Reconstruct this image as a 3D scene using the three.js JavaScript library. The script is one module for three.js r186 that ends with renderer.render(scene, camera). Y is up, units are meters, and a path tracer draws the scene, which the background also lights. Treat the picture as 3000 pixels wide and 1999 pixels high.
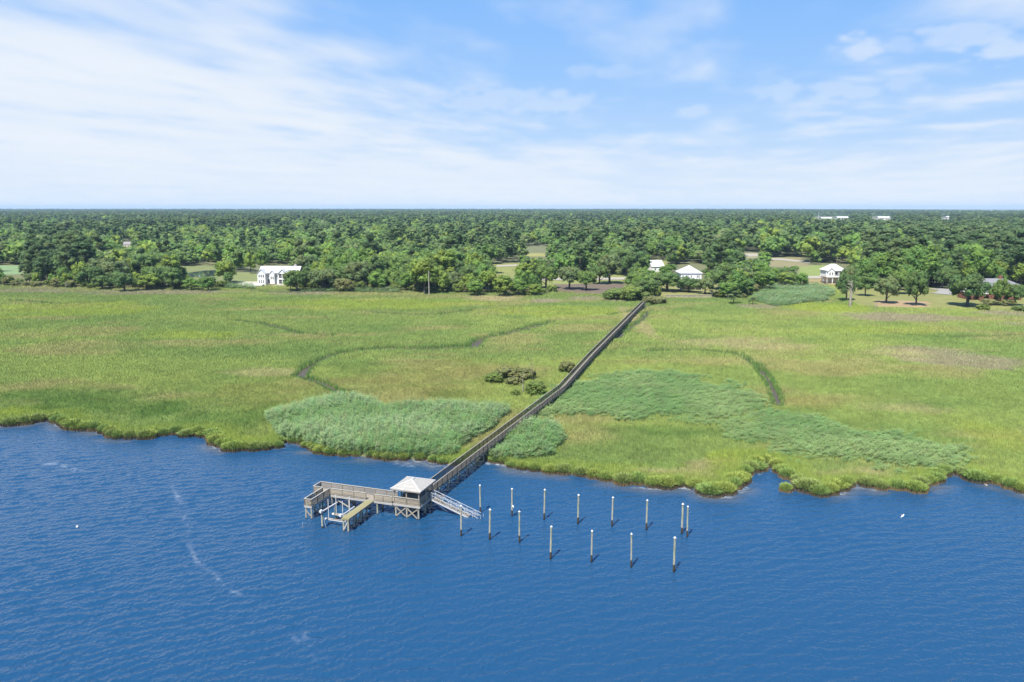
import * as THREE from 'three';
import { mergeGeometries } from 'three/addons/utils/BufferGeometryUtils.js';

// ------------------------------------------------------------------ camera, sky, sun, exposure
const scene = new THREE.Scene();
const FOCAL = 2250, EYE = 44, PITCH = Math.atan(392.5 / FOCAL);
const camera = new THREE.PerspectiveCamera(THREE.MathUtils.radToDeg(2 * Math.atan(999.5 / FOCAL)), 1024 / 682, 1, 60000);
camera.position.set(0, EYE, 0);
camera.rotation.x = -PITCH;
scene.add(camera);
const renderer = new THREE.WebGLRenderer();
renderer.toneMapping = THREE.LinearToneMapping;
renderer.toneMappingExposure = 2.0;
renderer.shadowMap.enabled = true;
const SUN_DIR = new THREE.Vector3(-1.25, 4.27, 2.42).normalize();
const sun = new THREE.DirectionalLight(new THREE.Color(1, 0.95, 0.86), 5);
sun.name = 'sun';
sun.position.copy(SUN_DIR).multiplyScalar(900);
sun.castShadow = true;
Object.assign(sun.shadow.camera, { left: -500, right: 500, top: 500, bottom: -500, near: 1, far: 2500 });
sun.shadow.mapSize.set(4096, 4096);
scene.add(sun, sun.target);

// ------------------------------------------------------------------ numbers
function rng(seed) { let s = seed | 0; return () => { s = (s + 0x6d2b79f5) | 0; let t = Math.imul(s ^ (s >>> 15), 1 | s); t = (t + Math.imul(t ^ (t >>> 7), 61 | t)) ^ t; return ((t ^ (t >>> 14)) >>> 0) / 4294967296; }; }
const PERM = (() => { const r = rng(7), a = new Float32Array(65536); for (let i = 0; i < 65536; i++) a[i] = r(); return a; })();
const hash = (x, y) => PERM[((x * 73 + y * 9781) ^ (x * 1931) ^ (y * 317)) & 65535];
function noise(x, y) {
  const ix = Math.floor(x), iy = Math.floor(y), fx = x - ix, fy = y - iy, u = fx * fx * (3 - 2 * fx), v = fy * fy * (3 - 2 * fy);
  const a = hash(ix, iy), b = hash(ix + 1, iy), c = hash(ix, iy + 1), d = hash(ix + 1, iy + 1);
  return a + (b - a) * u + (c - a) * v + (a - b - c + d) * u * v;
}
function fbm(x, y, n = 4) { let s = 0, a = 0.5, t = 0; for (let i = 0; i < n; i++) { s += a * noise(x, y); t += a; a *= 0.5; x = x * 2.03 + 17.1; y = y * 2.03 - 9.7; } return s / t; }
const sstep = (a, b, x) => { const t = Math.min(1, Math.max(0, (x - a) / (b - a))); return t * t * (3 - 2 * t); };
const lerp = (a, b, t) => a + (b - a) * t;
const mix3 = (a, b, t) => [lerp(a[0], b[0], t), lerp(a[1], b[1], t), lerp(a[2], b[2], t)];

// survey: bearings measured on the photograph (3000 x 1999) turned into metres on a level surface, and back
const CP = Math.cos(PITCH), SP = Math.sin(PITCH);
function at(px, py, y = 0) { const u = px - 1500, v = py - 999.5, ry = -v * CP - FOCAL * SP, rz = v * SP - FOCAL * CP, t = (y - EYE) / ry; return [u * t, y, rz * t]; }
function bearing(x, y, z) { const h = y - EYE, up = h * CP - z * SP, fw = -h * SP - z * CP; return [1500 + FOCAL * x / fw, 999.5 - FOCAL * up / fw, FOCAL / fw]; }
function rise(p, py) { let lo = 0, hi = 60; for (let i = 0; i < 40; i++) { const m = (lo + hi) / 2; if (bearing(p[0], p[1] + m, p[2])[1] > py) lo = m; else hi = m; } return lo; }
const S = 1.275;
const poly = (pts, y = 0.6, k = S) => pts.map(([a, b]) => { const p = at(a * k, b * k, y); return [p[0], p[2]]; });
function inside(P, x, z) { let c = false; for (let i = 0, j = P.length - 1; i < P.length; j = i++) if ((P[i][1] > z) !== (P[j][1] > z) && x < ((P[j][0] - P[i][0]) * (z - P[i][1])) / (P[j][1] - P[i][1]) + P[i][0]) c = !c; return c; }
function dist(P, x, z, closed = false) {
  let best = 1e9;
  for (let i = closed ? 0 : 1, j = closed ? P.length - 1 : 0; i < P.length; j = i++) {
    const dx = P[i][0] - P[j][0], dz = P[i][1] - P[j][1], t = Math.min(1, Math.max(0, ((x - P[j][0]) * dx + (z - P[j][1]) * dz) / (dx * dx + dz * dz + 1e-9)));
    best = Math.min(best, (x - P[j][0] - t * dx) ** 2 + (z - P[j][1] - t * dz) ** 2);
  }
  return Math.sqrt(best);
}
const box2 = (P, m) => { let b = [1e9, 1e9, -1e9, -1e9]; for (const [x, z] of P) b = [Math.min(b[0], x - m), Math.min(b[1], z - m), Math.max(b[2], x + m), Math.max(b[3], z + m)]; return b; };
const inBox = (b, x, z) => x > b[0] && x < b[2] && z > b[1] && z < b[3];

// ------------------------------------------------------------------ the sky: air and thin cirrus drawn out along one wind direction
{
  const W = 3072, H = 1536, data = new Float32Array(W * H * 4), A = 13 * Math.PI / 180, DX = Math.sin(A), DZ = -Math.cos(A), NX = Math.cos(A), NZ = Math.sin(A);
  const air = [[0, [0.70, 0.83, 0.98]], [2, [0.64, 0.79, 0.98]], [5, [0.48, 0.69, 0.99]], [9, [0.34, 0.59, 0.99]], [15, [0.235, 0.50, 0.98]], [30, [0.16, 0.38, 0.88]], [90, [0.10, 0.27, 0.70]]];
  const bands = [[-40, 0.6], [-20, 0.75], [-9, 1.02], [-5, 1.02], [-3.4, 0.95], [-2.7, 0.76], [-2.0, 0.52], [-1.3, 0.3], [-0.5, 0.06], [0.4, 0.02], [1.2, 0.1], [2.2, 0.24], [4, 0.26], [8, 0.3], [16, 0.5], [40, 0.45]];
  const PUFFS = [[23.1, 10.2, 1.5, 0.75, 0.85], [25.8, 10.1, 1.0, 0.5, 0.35], [29.3, 10.4, 2.6, 0.9, 0.6], [31.5, 9.3, 2.4, 0.7, 0.75], [32.5, 11.2, 2, 0.8, 0.5], [7.6, 9.4, 2.0, 0.5, 0.35], [5.0, 9.4, 1.2, 0.4, 0.3], [22.4, 7.6, 2.2, 0.8, 0.5], [18.6, 7.7, 1.8, 0.6, 0.45], [26.3, 8.0, 1.4, 0.7, 0.4], [12.8, 6.6, 1.2, 0.4, 0.45], [2.0, 7.4, 3.6, 1.0, 0.5], [-2.5, 7.7, 4, 0.9, 0.5]];
  const pick = (t, x) => { let i = 1; while (i < t.length - 1 && t[i][0] < x) i++; const k = Math.min(1, Math.max(0, (x - t[i - 1][0]) / (t[i][0] - t[i - 1][0]))); return [t[i - 1][1], t[i][1], k]; };
  for (let row = 0; row < H; row++) {
    const el = ((row + 0.5) / H - 0.5) * 180, y = Math.sin(Math.max(el, 0.02) * Math.PI / 180), c = Math.cos(el * Math.PI / 180), [a0, a1, ak] = pick(air, Math.max(el, 0)), clear = mix3(a0, a1, ak);
    for (let col = 0; col < W; col++) {
      const o = (row * W + col) * 4;
      let rgb = clear;
      if (el > 0) {
        const az = ((col + 0.5) / W - 0.5) * 2 * Math.PI, k = 1 / (y + 0.012), x = Math.cos(az) * c * k, z = Math.sin(az) * c * k;
        const along = x * DX + z * DZ, across = x * NX + z * NZ, d = Math.sqrt(x * x + z * z);
        const wob = (fbm(along * 0.16 + 3, across * 0.34 + 8, 4) - 0.5) * 4.2;
        const [b0, b1, bk] = pick(bands, across + wob), base = lerp(b0, b1, bk) - 0.26 * (1 - sstep(3.9, 5.6, d));
        const veil = sstep(5.5, 15, d) * (0.74 + 0.6 * (fbm(along * 0.05 + 2, across * 0.2 + 40, 3) - 0.5));
        const puffs = sstep(0.3, 1.4, across) * (1 - sstep(9, 15, d));
        const streak = fbm(along * 0.40 + 5, across * 1.0 + 2, 5), fine = fbm(along * 1.5 + 31, across * 3.4 + 12, 4), blot = fbm(along * 1.1 + 14.5, across * 1.25 + 7.2, 5);
        const tex = lerp(0.62 * streak + 0.38 * fine, 0.8 * blot + 0.2 * fine, puffs);
        let cover = Math.max(base, veil) + (tex - 0.5) * (2.5 - 1.2 * sstep(6, 22, d)) + 0.2 * puffs * sstep(0.54, 0.7, blot);
        cover = sstep(0.02, 1.42, cover) * (1.04 - 0.1 * puffs);
        if (el < 13) { const a = az * 180 / Math.PI + 90; for (const [pa, pe, wa, we, ps] of PUFFS) { const e = ((a - pa) / wa) ** 2 + ((el - pe) / we) ** 2; if (e < 4) cover = Math.max(cover, 0.72 * ps * (1 - sstep(0.0, 1.7, e + 3.2 * (fbm(a * 0.9 + 3, el * 2.4, 4) - 0.5)))); } }
        const white = mix3([0.85, 0.91, 0.985], [0.79, 0.865, 0.98], sstep(0.3, 0.8, fine) * 0.6);
        rgb = mix3(clear, white, cover * 0.93);
      }
      data[o] = rgb[0] / 2; data[o + 1] = rgb[1] / 2; data[o + 2] = rgb[2] / 2; data[o + 3] = 1;
    }
  }
  const t = new THREE.DataTexture(data, W, H, THREE.RGBAFormat, THREE.FloatType);
  t.mapping = THREE.EquirectangularReflectionMapping; t.magFilter = t.minFilter = THREE.LinearFilter; t.needsUpdate = true;
  scene.background = t; scene.environment = t;
}
console.log('sky');

// ------------------------------------------------------------------ naming and building helpers
const taken = new Map();
function numbered(name) { const n = taken.get(name) ?? 0; taken.set(name, n + 1); return n ? name + '_' + String(n).padStart(3, '0') : name; }
function tag(o, label, category, group) { o.userData.label = label; o.userData.category = category; if (group) o.userData.group = group; return o; }
function base(name, [x, y, z] = [0, 0, 0], turn = 0) { const o = new THREE.Group(); o.name = numbered(name); o.position.set(x, y, z); o.rotation.y = turn; scene.add(o); return o; }
function mesh(name, geometry, material, parent = scene) { const m = new THREE.Mesh(geometry, material); m.name = parent === scene ? numbered(name) : name; m.castShadow = m.receiveShadow = true; parent.add(m); return m; }
function structure(name, g, m) { const o = mesh(name, g, m); o.userData.kind = 'structure'; return o; }
function stuff(o) { o.userData.kind = 'stuff'; return o; }
const lin = (r, g, b) => new THREE.Color().setRGB(r, g, b);
const std = (c, roughness = 0.85, more = {}) => new THREE.MeshStandardMaterial({ color: c instanceof THREE.Color ? c : lin(...c), roughness, metalness: 0, ...more });
function texture(w, h, f, srgb = true, repeat = true) {
  const d = new Uint8Array(w * h * 4);
  for (let j = 0, o = 0; j < h; j++) for (let i = 0; i < w; i++, o += 4) { const c = f(i / w, j / h, i, j); d[o] = c[0] * 255; d[o + 1] = c[1] * 255; d[o + 2] = c[2] * 255; d[o + 3] = 255; }
  const t = new THREE.DataTexture(d, w, h); t.magFilter = t.minFilter = THREE.LinearFilter; t.wrapS = t.wrapT = repeat ? THREE.RepeatWrapping : THREE.ClampToEdgeWrapping;
  if (srgb) t.colorSpace = THREE.SRGBColorSpace; t.needsUpdate = true; return t;
}
const clamp01 = (x) => Math.min(1, Math.max(0, x));
const woodTex = texture(512, 64, (u, v, i, j) => { const g = 0.72 + 0.30 * (fbm(i * 0.012, j * 0.55, 4) - 0.5) + 0.18 * (hash(i >> 5, j >> 1) - 0.5) - 0.18 * sstep(0.72, 0.8, fbm(i * 0.03 + 90, j * 0.2, 3)); return [clamp01(g * 1.01), clamp01(g), clamp01(g * 0.965)]; });
const WOOD = [[0.52, 0.47, 0.40], [0.46, 0.42, 0.36], [0.56, 0.50, 0.42], [0.42, 0.39, 0.34]].map((c) => std(c, 0.9, { map: woodTex }));
const RAILWOOD = [[0.49, 0.43, 0.35], [0.43, 0.385, 0.325], [0.48, 0.435, 0.37], [0.39, 0.36, 0.305]].map((c) => std(c, 0.9, { map: woodTex }));
const POSTWOOD = [[0.24, 0.21, 0.17], [0.29, 0.25, 0.2]].map((c) => std(c, 0.92, { map: woodTex }));
const BEAMWOOD = [[0.44, 0.40, 0.34], [0.49, 0.45, 0.385]].map((c) => std(c, 0.92, { map: woodTex }));
const CAPWOOD = std([0.68, 0.66, 0.62], 0.85, { map: woodTex });
const SKIRT = std([0.62, 0.62, 0.62], 0.85, { map: woodTex });
const ALGAE = std([0.42, 0.40, 0.22], 0.95, { map: woodTex });
const WHITE = std([0.46, 0.46, 0.455], 0.55), METAL = std([0.46, 0.47, 0.48], 0.45, { metalness: 0.2 });
const pileTex = texture(64, 512, (u, v, i, j) => {   // wet, weed-grown foot below the tide mark, pale dry wood with a green cast above
  const n = fbm(i * 0.25, j * 0.035, 4), edge = 0.38 + 0.10 * (fbm(i * 0.08 + 5, 3, 3) - 0.5), wet = 1 - sstep(edge - 0.015, edge + 0.02, v + 0.03 * (n - 0.5)), moss = sstep(0.45, 0.7, fbm(i * 0.06, j * 0.012 + 30, 3));
  let c = mix3([0.80, 0.79, 0.73], [0.66, 0.71, 0.60], moss); const g = 0.86 + 0.34 * (n - 0.5); c = c.map((x) => x * g);
  c = mix3(c, [0.30 * g, 0.26 * g, 0.21 * g], wet); return mix3(c, [0.10, 0.09, 0.09], 1 - sstep(0.20, 0.25, v + 0.06 * (n - 0.5))).map(clamp01);
}, true, false);
const PILE = std([0.66, 0.66, 0.65], 0.9, { map: pileTex });
const UNIT = new THREE.BoxGeometry(1, 1, 1);
const _x = new THREE.Vector3(), _y = new THREE.Vector3(), _z = new THREE.Vector3(), _m = new THREE.Matrix4();
function barMatrix(p, q, w, h) {   // a bar of width w (sideways) and height h from p to q
  _x.set(q[0] - p[0], q[1] - p[1], q[2] - p[2]); const L = _x.length(); _x.divideScalar(L);
  _y.set(0, 1, 0); if (Math.abs(_x.y) > 0.98) _y.set(0, 0, 1);
  _z.crossVectors(_x, _y).normalize(); _y.crossVectors(_z, _x);
  const m = new THREE.Matrix4().makeBasis(_x, _y, _z); m.scale(new THREE.Vector3(L, h, w)); m.setPosition((p[0] + q[0]) / 2, (p[1] + q[1]) / 2, (p[2] + q[2]) / 2); return m;
}
function bar(parent, name, p, q, w, h, m) { const o = mesh(name, UNIT, m, parent); barMatrix(p, q, w, h).decompose(o.position, o.quaternion, o.scale); return o; }
const barGeo = (p, q, w, h) => UNIT.clone().applyMatrix4(barMatrix(p, q, w, h));
const boxGeo = (x0, x1, y0, y1, z0, z1) => new THREE.BoxGeometry(x1 - x0, y1 - y0, z1 - z0).translate((x0 + x1) / 2, (y0 + y1) / 2, (z0 + z1) / 2);
function geometry(pos, col, idx) { const g = new THREE.BufferGeometry(); g.setAttribute('position', new THREE.Float32BufferAttribute(pos, 3)); if (col) g.setAttribute('color', new THREE.Float32BufferAttribute(col, 3)); if (idx) g.setIndex(idx); return g; }

// ------------------------------------------------------------------ the lie of the land
const SHORE = poly([[-700, 935], [-300, 962], [-120, 972], [0, 978], [60, 975], [118, 964], [150, 982], [190, 990], [225, 994], [262, 1008], [330, 1010], [385, 999], [450, 1002], [488, 1004], [496, 1027], [530, 1038], [600, 1036], [645, 1030], [655, 1016], [690, 1022], [715, 1038], [760, 1046], [800, 1050], [860, 1053], [920, 1058], [985, 1059], [1012, 1068], [1060, 1072], [1090, 1060], [1120, 1061], [1150, 1068], [1180, 1079], [1290, 1090], [1340, 1097], [1440, 1113], [1500, 1121], [1580, 1119], [1612, 1128], [1625, 1138], [1665, 1139], [1700, 1124], [1715, 1100], [1740, 1082], [1757, 1064], [1768, 1062], [1785, 1078], [1800, 1098], [1828, 1112], [1845, 1128], [1885, 1138], [1920, 1133], [1935, 1122], [1975, 1115], [2005, 1124], [2050, 1128], [2105, 1130], [2140, 1116], [2165, 1102], [2198, 1091], [2225, 1100], [2250, 1107], [2300, 1118], [2353, 1133], [2450, 1160], [2700, 1210], [3300, 1300]], 0);
const LAND = [...SHORE, [900, -150], [900, -9000], [-9000, -9000], [-9000, SHORE[0][1]]];
const TREELINE = poly([[-2600, 800], [-200, 836], [0, 838], [200, 845], [450, 846], [640, 846], [676, 838], [858, 838], [885, 846], [1000, 850], [1150, 852], [1270, 858], [1500, 862], [1640, 858], [1760, 866], [1900, 876], [2100, 877], [2170, 875], [2215, 850], [2260, 836], [2330, 832], [2430, 838], [2462, 880], [2500, 898], [2600, 906], [3000, 912], [3300, 918], [5200, 930]], 1.2, 1);
const UPLAND = [...TREELINE, [3000, TREELINE.at(-1)[1]], [3000, -9000], [-9000, -9000], [-9000, TREELINE[0][1]]];
const CREEKS = [[[690, 864], [700, 850], [725, 833], [765, 815], [830, 805], [900, 801], [1000, 802], [1090, 798], [1105, 781], [1160, 769], [1250, 746], [1268, 740]], [[690, 864], [740, 880], [800, 912]], [[1700, 816], [1740, 842], [1765, 872], [1780, 900], [1790, 930]], [[540, 738], [620, 748], [690, 768], [760, 772]], [[1418, 778], [1450, 752], [1476, 735], [1490, 715]], [[1490, 809], [1600, 806], [1680, 812], [1700, 816]], [[1400, 725], [1470, 712], [1530, 690]], [[600, 672], [700, 676]], [[0, 690], [140, 700], [260, 694]], [[2050, 770], [2180, 778], [2330, 772]], [[860, 720], [980, 726], [1080, 716]]].map((p, i) => { const P = poly(p, 0.5); return { P, b: box2(P, 9), w: [1.6, 0.9, 0.75, 1.3, 1.1, 1.2, 1.0, 1.2, 1.2, 1.0, 1.1][i] }; });
const creekWide = (x, z) => 0.45 + 1.1 * fbm(x * 0.09 + 8, z * 0.09, 2);
const WALK = [[-13.25, -107.9], [-11.1, -113.9], [11.6, -175], [22.9, -216.5], [59.2, -341.5]];
const lawnTone = [0.155, 0.17, 0.045];
const CLEAR = [
  { P: [[684, 800], [862, 800], [870, 842], [680, 842]], c: [0.13, 0.15, 0.045] }, { P: [[700, 826], [842, 826], [845, 838], [690, 840]], c: [0.36, 0.33, 0.27] },
  { P: [[470, 782], [650, 778], [690, 800], [660, 822], [480, 818]], c: [0.12, 0.14, 0.045] }, { P: [[-20, 778], [62, 778], [66, 804], [-20, 806]], c: [0.13, 0.2, 0.09] },
  { P: [[1440, 776], [1520, 770], [1530, 815], [1440, 815]], c: lawnTone }, { P: [[1535, 722], [1612, 722], [1608, 752], [1535, 752]], c: [0.2, 0.2, 0.06] },
  { P: [[1560, 808], [1840, 806], [1846, 836], [1560, 838]], c: lawnTone }, { P: [[1625, 834], [1830, 830], [1840, 860], [1640, 862]], c: [0.1, 0.075, 0.05] },
  { P: [[1930, 835], [2100, 835], [2110, 872], [1930, 872]], c: [0.16, 0.16, 0.05] }, { P: [[2340, 778], [2425, 778], [2430, 816], [2340, 816]], c: [0.15, 0.19, 0.045] },
  { P: [[2325, 814], [2480, 814], [2490, 842], [2330, 842]], c: [0.22, 0.17, 0.07] }, { P: [[2235, 755], [2345, 755], [2375, 782], [2240, 782]], c: [0.17, 0.15, 0.07] },
  { P: [[2440, 846], [3100, 842], [3200, 916], [2500, 908]], c: [0.15, 0.155, 0.042] }, { P: [[2565, 880], [2720, 884], [2725, 902], [2570, 898]], c: [0.24, 0.17, 0.09] },
  { P: [[2120, 738], [2225, 738], [2225, 756], [2120, 756]], c: [0.2, 0.19, 0.1] }, { P: [[1895, 765], [1955, 765], [1960, 800], [1895, 800]], c: lawnTone },
].map((o) => { const P = poly(o.P, 1.6, 1); return { ...o, P, b: box2(P, 3) }; });
const inClear = (x, z) => CLEAR.some((o) => inBox(o.b, x, z) && (inside(o.P, x, z) || dist(o.P, x, z, true) < 1.5));
function landHeight(x, z) {
  const ds = dist(SHORE, x, z), on = inside(LAND, x, z);
  if (!on) return -Math.min(1.6, 0.25 + ds * 0.5);
  let h = lerp(-0.1, 0.42, sstep(0, 1.2, ds)) + 0.25 * sstep(10, 160, ds) + 0.12 * (fbm(x * 0.08, z * 0.08, 2) - 0.5) * sstep(3, 10, ds);
  for (const c of CREEKS) if (inBox(c.b, x, z)) h -= 0.9 * (1 - sstep(1.2, 2.6, dist(c.P, x, z)));
  if (z < -280) { const up = inside(UPLAND, x, z), dt = dist(TREELINE, x, z); h = lerp(h, 1.7, up ? sstep(-6, 8, dt) : sstep(-6, 8, -dt)); }
  return h;
}
{
  const x0 = -420, x1 = 420, z0 = -92, z1 = -720, nx = 420, nz = 300, pos = [], col = [], idx = [];
  for (let j = 0; j <= nz; j++) for (let i = 0; i <= nx; i++) {
    const x = lerp(x0, x1, i / nx), z = lerp(z0, z1, (j / nz) ** 1.15);
    const y = landHeight(x, z), up = z < -290 && inside(UPLAND, x, z);
    let c = up ? [0.105, 0.112, 0.048] : mix3([0.10, 0.115, 0.036], [0.085, 0.07, 0.042], fbm(x * 0.2, z * 0.2, 2) * 0.5 + (y < 0.3 ? 0.5 : 0));
    if (up) for (const o of CLEAR) if (inBox(o.b, x, z) && inside(o.P, x, z)) c = o.c;
    const g = 0.8 + 0.4 * fbm(x * 0.35, z * 0.35, 3); pos.push(x, y, z); col.push(c[0] * g, c[1] * g, c[2] * g);
  }
  for (let j = 0; j < nz; j++) for (let i = 0; i < nx; i++) { const a = j * (nx + 1) + i, b = a + 1, c = a + nx + 1, d = c + 1; idx.push(a, b, c, b, d, c); }
  const g = geometry(pos, col, idx); g.computeVertexNormals(); structure('ground', g, std([1, 1, 1], 1, { vertexColors: true }));
  const far = []; const q = (a, b, c, d) => far.push(new THREE.PlaneGeometry(b - a, d - c).rotateX(-Math.PI / 2).translate((a + b) / 2, 1.55, -(c + d) / 2));
  q(-14000, 14000, 719, 16500); q(-9000, -419, 420, 719); q(419, 9000, 300, 719);
  structure('woodland_floor', mergeGeometries(far), std([0.105, 0.115, 0.05], 1));
}
{ // tidal creeks: wet mud in narrow channels between the grass
  const list = CREEKS.map(({ P, w: W }) => { const pos = [], idx = [], L = []; for (let i = 1; i < P.length; i++) { const n = Math.max(2, Math.round(Math.hypot(P[i][0] - P[i - 1][0], P[i][1] - P[i - 1][1]) / 1.2)); for (let k = 0; k < n; k++) L.push([lerp(P[i - 1][0], P[i][0], k / n), lerp(P[i - 1][1], P[i][1], k / n), P[i][0] - P[i - 1][0], P[i][1] - P[i - 1][1]]); }
    L.forEach(([x, z, dx, dz], i) => { const l = Math.hypot(dx, dz), w = W * creekWide(x, z) * 1.05; pos.push(x - dz / l * w, 0.12, z + dx / l * w, x + dz / l * w, 0.12, z - dx / l * w); if (i) idx.push(2 * i - 2, 2 * i - 1, 2 * i, 2 * i - 1, 2 * i + 1, 2 * i); }); const g = geometry(pos, null, idx); g.computeVertexNormals(); return g; });
  structure('tidal_creek', mergeGeometries(list), new THREE.MeshPhysicalMaterial({ color: lin(0.055, 0.046, 0.032), roughness: 0.75, side: THREE.DoubleSide }));
}
console.log('ground');

// ------------------------------------------------------------------ the river: wind waves as a swept surface, ripples as fine relief
{
  const R = rng(21), waves = [];
  for (let i = 0; i < 64; i++) { const L = 0.8 * Math.pow(3.6, R() ** 1.25), a = (66 + (R() + R() + R() - 1.5) * 40) * Math.PI / 180; waves.push([2 * Math.PI / L * Math.cos(a), 2 * Math.PI / L * Math.sin(a), R() * 6.28, 0.0046 * Math.pow(L, 0.95)]); }
  const FOAM = [[[[396, 1118], [425, 1175], [432, 1250], [448, 1285], [475, 1305], [515, 1345], [548, 1366]], 0.38, 0.24], [[[690, 1462], [705, 1490], [740, 1520]], 0.7, 0.14], [[[110, 1066], [150, 1074], [205, 1084]], 0.8, 0.22], [[[900, 1062], [940, 1070], [1005, 1068]], 1.2, 0.2]].map(([p, w, s]) => { const P = poly(p, 0); return { P, w, s, b: box2(P, 4) }; });
  const x0 = -150, x1 = 150, z0 = -46, z1 = -172, nx = 900, nz = 378, n = (nx + 1) * (nz + 1), pos = new Float32Array(n * 3), nor = new Float32Array(n * 3), col = new Float32Array(n * 3), uv = new Float32Array(n * 2), idx = new Uint32Array(nx * nz * 6);
  const deep = [0.0098, 0.0485, 0.113];
  for (let j = 0, o = 0; j <= nz; j++) for (let i = 0; i <= nx; i++, o++) {
    const x = lerp(x0, x1, i / nx), z = lerp(z0, z1, j / nz), ds = dist(SHORE, x, z);
    const rim = sstep(0, 6, Math.min(x - x0, x1 - x, z0 - z, z - z1));
    const k = (0.3 + 1.45 * fbm(x * 0.022 + 3, z * 0.034 + 9, 3)) * (0.45 + 0.55 * sstep(1, 14, ds)) * (0.8 + 0.2 * sstep(-112, -75, z)) * rim;
    let h = 0, gx = 0, gz = 0;
    for (const [a, b, p, A] of waves) { const f = a * x + b * z + p, s = Math.sin(f), c = Math.cos(f) * A; h += A * s; gx += a * c; gz += b * c; }
    const L = Math.hypot(gx * k, 1, gz * k);
    pos[o * 3] = x; pos[o * 3 + 1] = h * k; pos[o * 3 + 2] = z; nor[o * 3] = -gx * k / L; nor[o * 3 + 1] = 1 / L; nor[o * 3 + 2] = -gz * k / L; uv[o * 2] = x / 14; uv[o * 2 + 1] = z / 14;
    let foam = 0; const spots = fbm(x * 1.9, z * 1.9, 2);
    for (const f of FOAM) if (inBox(f.b, x, z)) { const e = dist(f.P, x, z) / f.w + 1.6 * (fbm(x * 0.5, z * 0.5, 2) - 0.5); foam = Math.max(foam, 0.6 * f.s * 1.5 * (1 - sstep(0.1, 1.6, e)) * sstep(0.4, 0.85, spots) * (0.45 + 0.55 * sstep(0.35, 0.6, fbm(x * 0.12 + 40, z * 0.12, 2)))); }
    const lap = sstep(0.46, 0.6, fbm(x * 0.16 + 7, z * 0.16, 2)); foam = Math.max(foam, (1 - sstep(0.3, 0.9 + 1.2 * spots, ds)) * lap * 0.36 * sstep(0.45, 0.75, spots));
    const silt = (1 - sstep(0.8, 4.5, ds)) * sstep(0.4, 0.62, fbm(x * 0.13 - 3, z * 0.2 + 4, 3)) * 0.35;
    const c = mix3(mix3(deep, [0.14, 0.125, 0.095], silt), [0.55, 0.58, 0.62], foam); col.set(c, o * 3);
  }
  for (let j = 0, o = 0; j < nz; j++) for (let i = 0; i < nx; i++) { const a = j * (nx + 1) + i, b = a + 1, c = a + nx + 1, d = c + 1; idx.set([a, b, c, b, d, c], o); o += 6; }
  const T = 512, ripple = (() => {   // tileable sum of short waves
    const H = new Float32Array(T * T), list = []; for (let k = 0; k < 90; k++) { const L = 0.16 + 0.75 * R() ** 1.6, a = (62 + (R() - 0.5) * 150) * Math.PI / 180; list.push([Math.round(14 / L * Math.cos(a)), Math.round(14 / L * Math.sin(a)), R() * 6.28, L]); }
    for (const [u, v, p, L] of list) for (let j = 0, o = 0; j < T; j++) for (let i = 0; i < T; i++, o++) H[o] += L * Math.sin((u * i + v * j) / T * 6.2832 + p);
    let lo = 1e9, hi = -1e9; for (const v of H) { lo = Math.min(lo, v); hi = Math.max(hi, v); }
    return texture(T, T, (a, b, i, j) => { const v = (H[j * T + i] - lo) / (hi - lo); return [v, v, v]; }, false);
  })();
  const look = { roughness: 0.08, ior: 1.333, vertexColors: true, bumpMap: ripple, bumpScale: 0.1 };
  const water = new THREE.MeshPhysicalMaterial({ color: lin(1, 1, 1), ...look });
  const g = new THREE.BufferGeometry(); g.setAttribute('position', new THREE.BufferAttribute(pos, 3)); g.setAttribute('normal', new THREE.BufferAttribute(nor, 3)); g.setAttribute('color', new THREE.BufferAttribute(col, 3)); g.setAttribute('uv', new THREE.BufferAttribute(uv, 2)); g.setIndex(new THREE.BufferAttribute(idx, 1));
  structure('river', g, water);
  const outer = []; const q = (a, b, c, d) => { const p = new THREE.PlaneGeometry(b - a, d - c).rotateX(-Math.PI / 2).translate((a + b) / 2, 0, (c + d) / 2), t = p.attributes.position, u = []; for (let i = 0; i < t.count; i++) u.push(t.getX(i) / 14, t.getZ(i) / 14); p.setAttribute('uv', new THREE.Float32BufferAttribute(u, 2)); outer.push(p); };
  q(-2500, 2500, z0, 2500); q(-2500, x0, z1 - 40, z0); q(x1, 2500, z1, z0);
  structure('outer_river', mergeGeometries(outer), new THREE.MeshPhysicalMaterial({ color: lin(...deep), ...look, vertexColors: false }));
}
console.log('river');

// ------------------------------------------------------------------ marsh grass and reeds
const REEDS = [[[612, 968], [635, 948], [700, 932], [780, 918], [850, 925], [880, 940], [1000, 935], [1172, 943], [1120, 990], [1030, 1062], [990, 1056], [860, 1049], [760, 1038], [700, 1018], [640, 1008]], [[1122, 1056], [1150, 1020], [1212, 974], [1270, 985], [1296, 1010], [1275, 1040], [1200, 1062]], [[1225, 960], [1240, 925], [1290, 888], [1380, 862], [1480, 850], [1600, 868], [1700, 890], [1750, 920], [1775, 942], [1740, 950], [1640, 972], [1400, 966]], [[1640, 972], [1700, 945], [1770, 938], [1900, 960], [2000, 985], [2100, 1010], [2230, 1040], [2252, 1060], [2200, 1086], [2100, 1080], [1980, 1058], [1900, 1062], [1800, 1066], [1765, 1058], [1740, 1030], [1700, 1008], [1650, 992]], [[1725, 690], [1760, 662], [1800, 650], [1880, 655], [1922, 672], [1900, 692], [1780, 706]], [[494, 664], [520, 655], [575, 655], [585, 666]], [[690, 672], [800, 662], [880, 661], [925, 668], [920, 674]], [[1030, 672], [1060, 662], [1110, 668], [1100, 676]]].map((p, i) => { const P = poly(p, 0.6); return { P, b: box2(P, 3), i }; });
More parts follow.
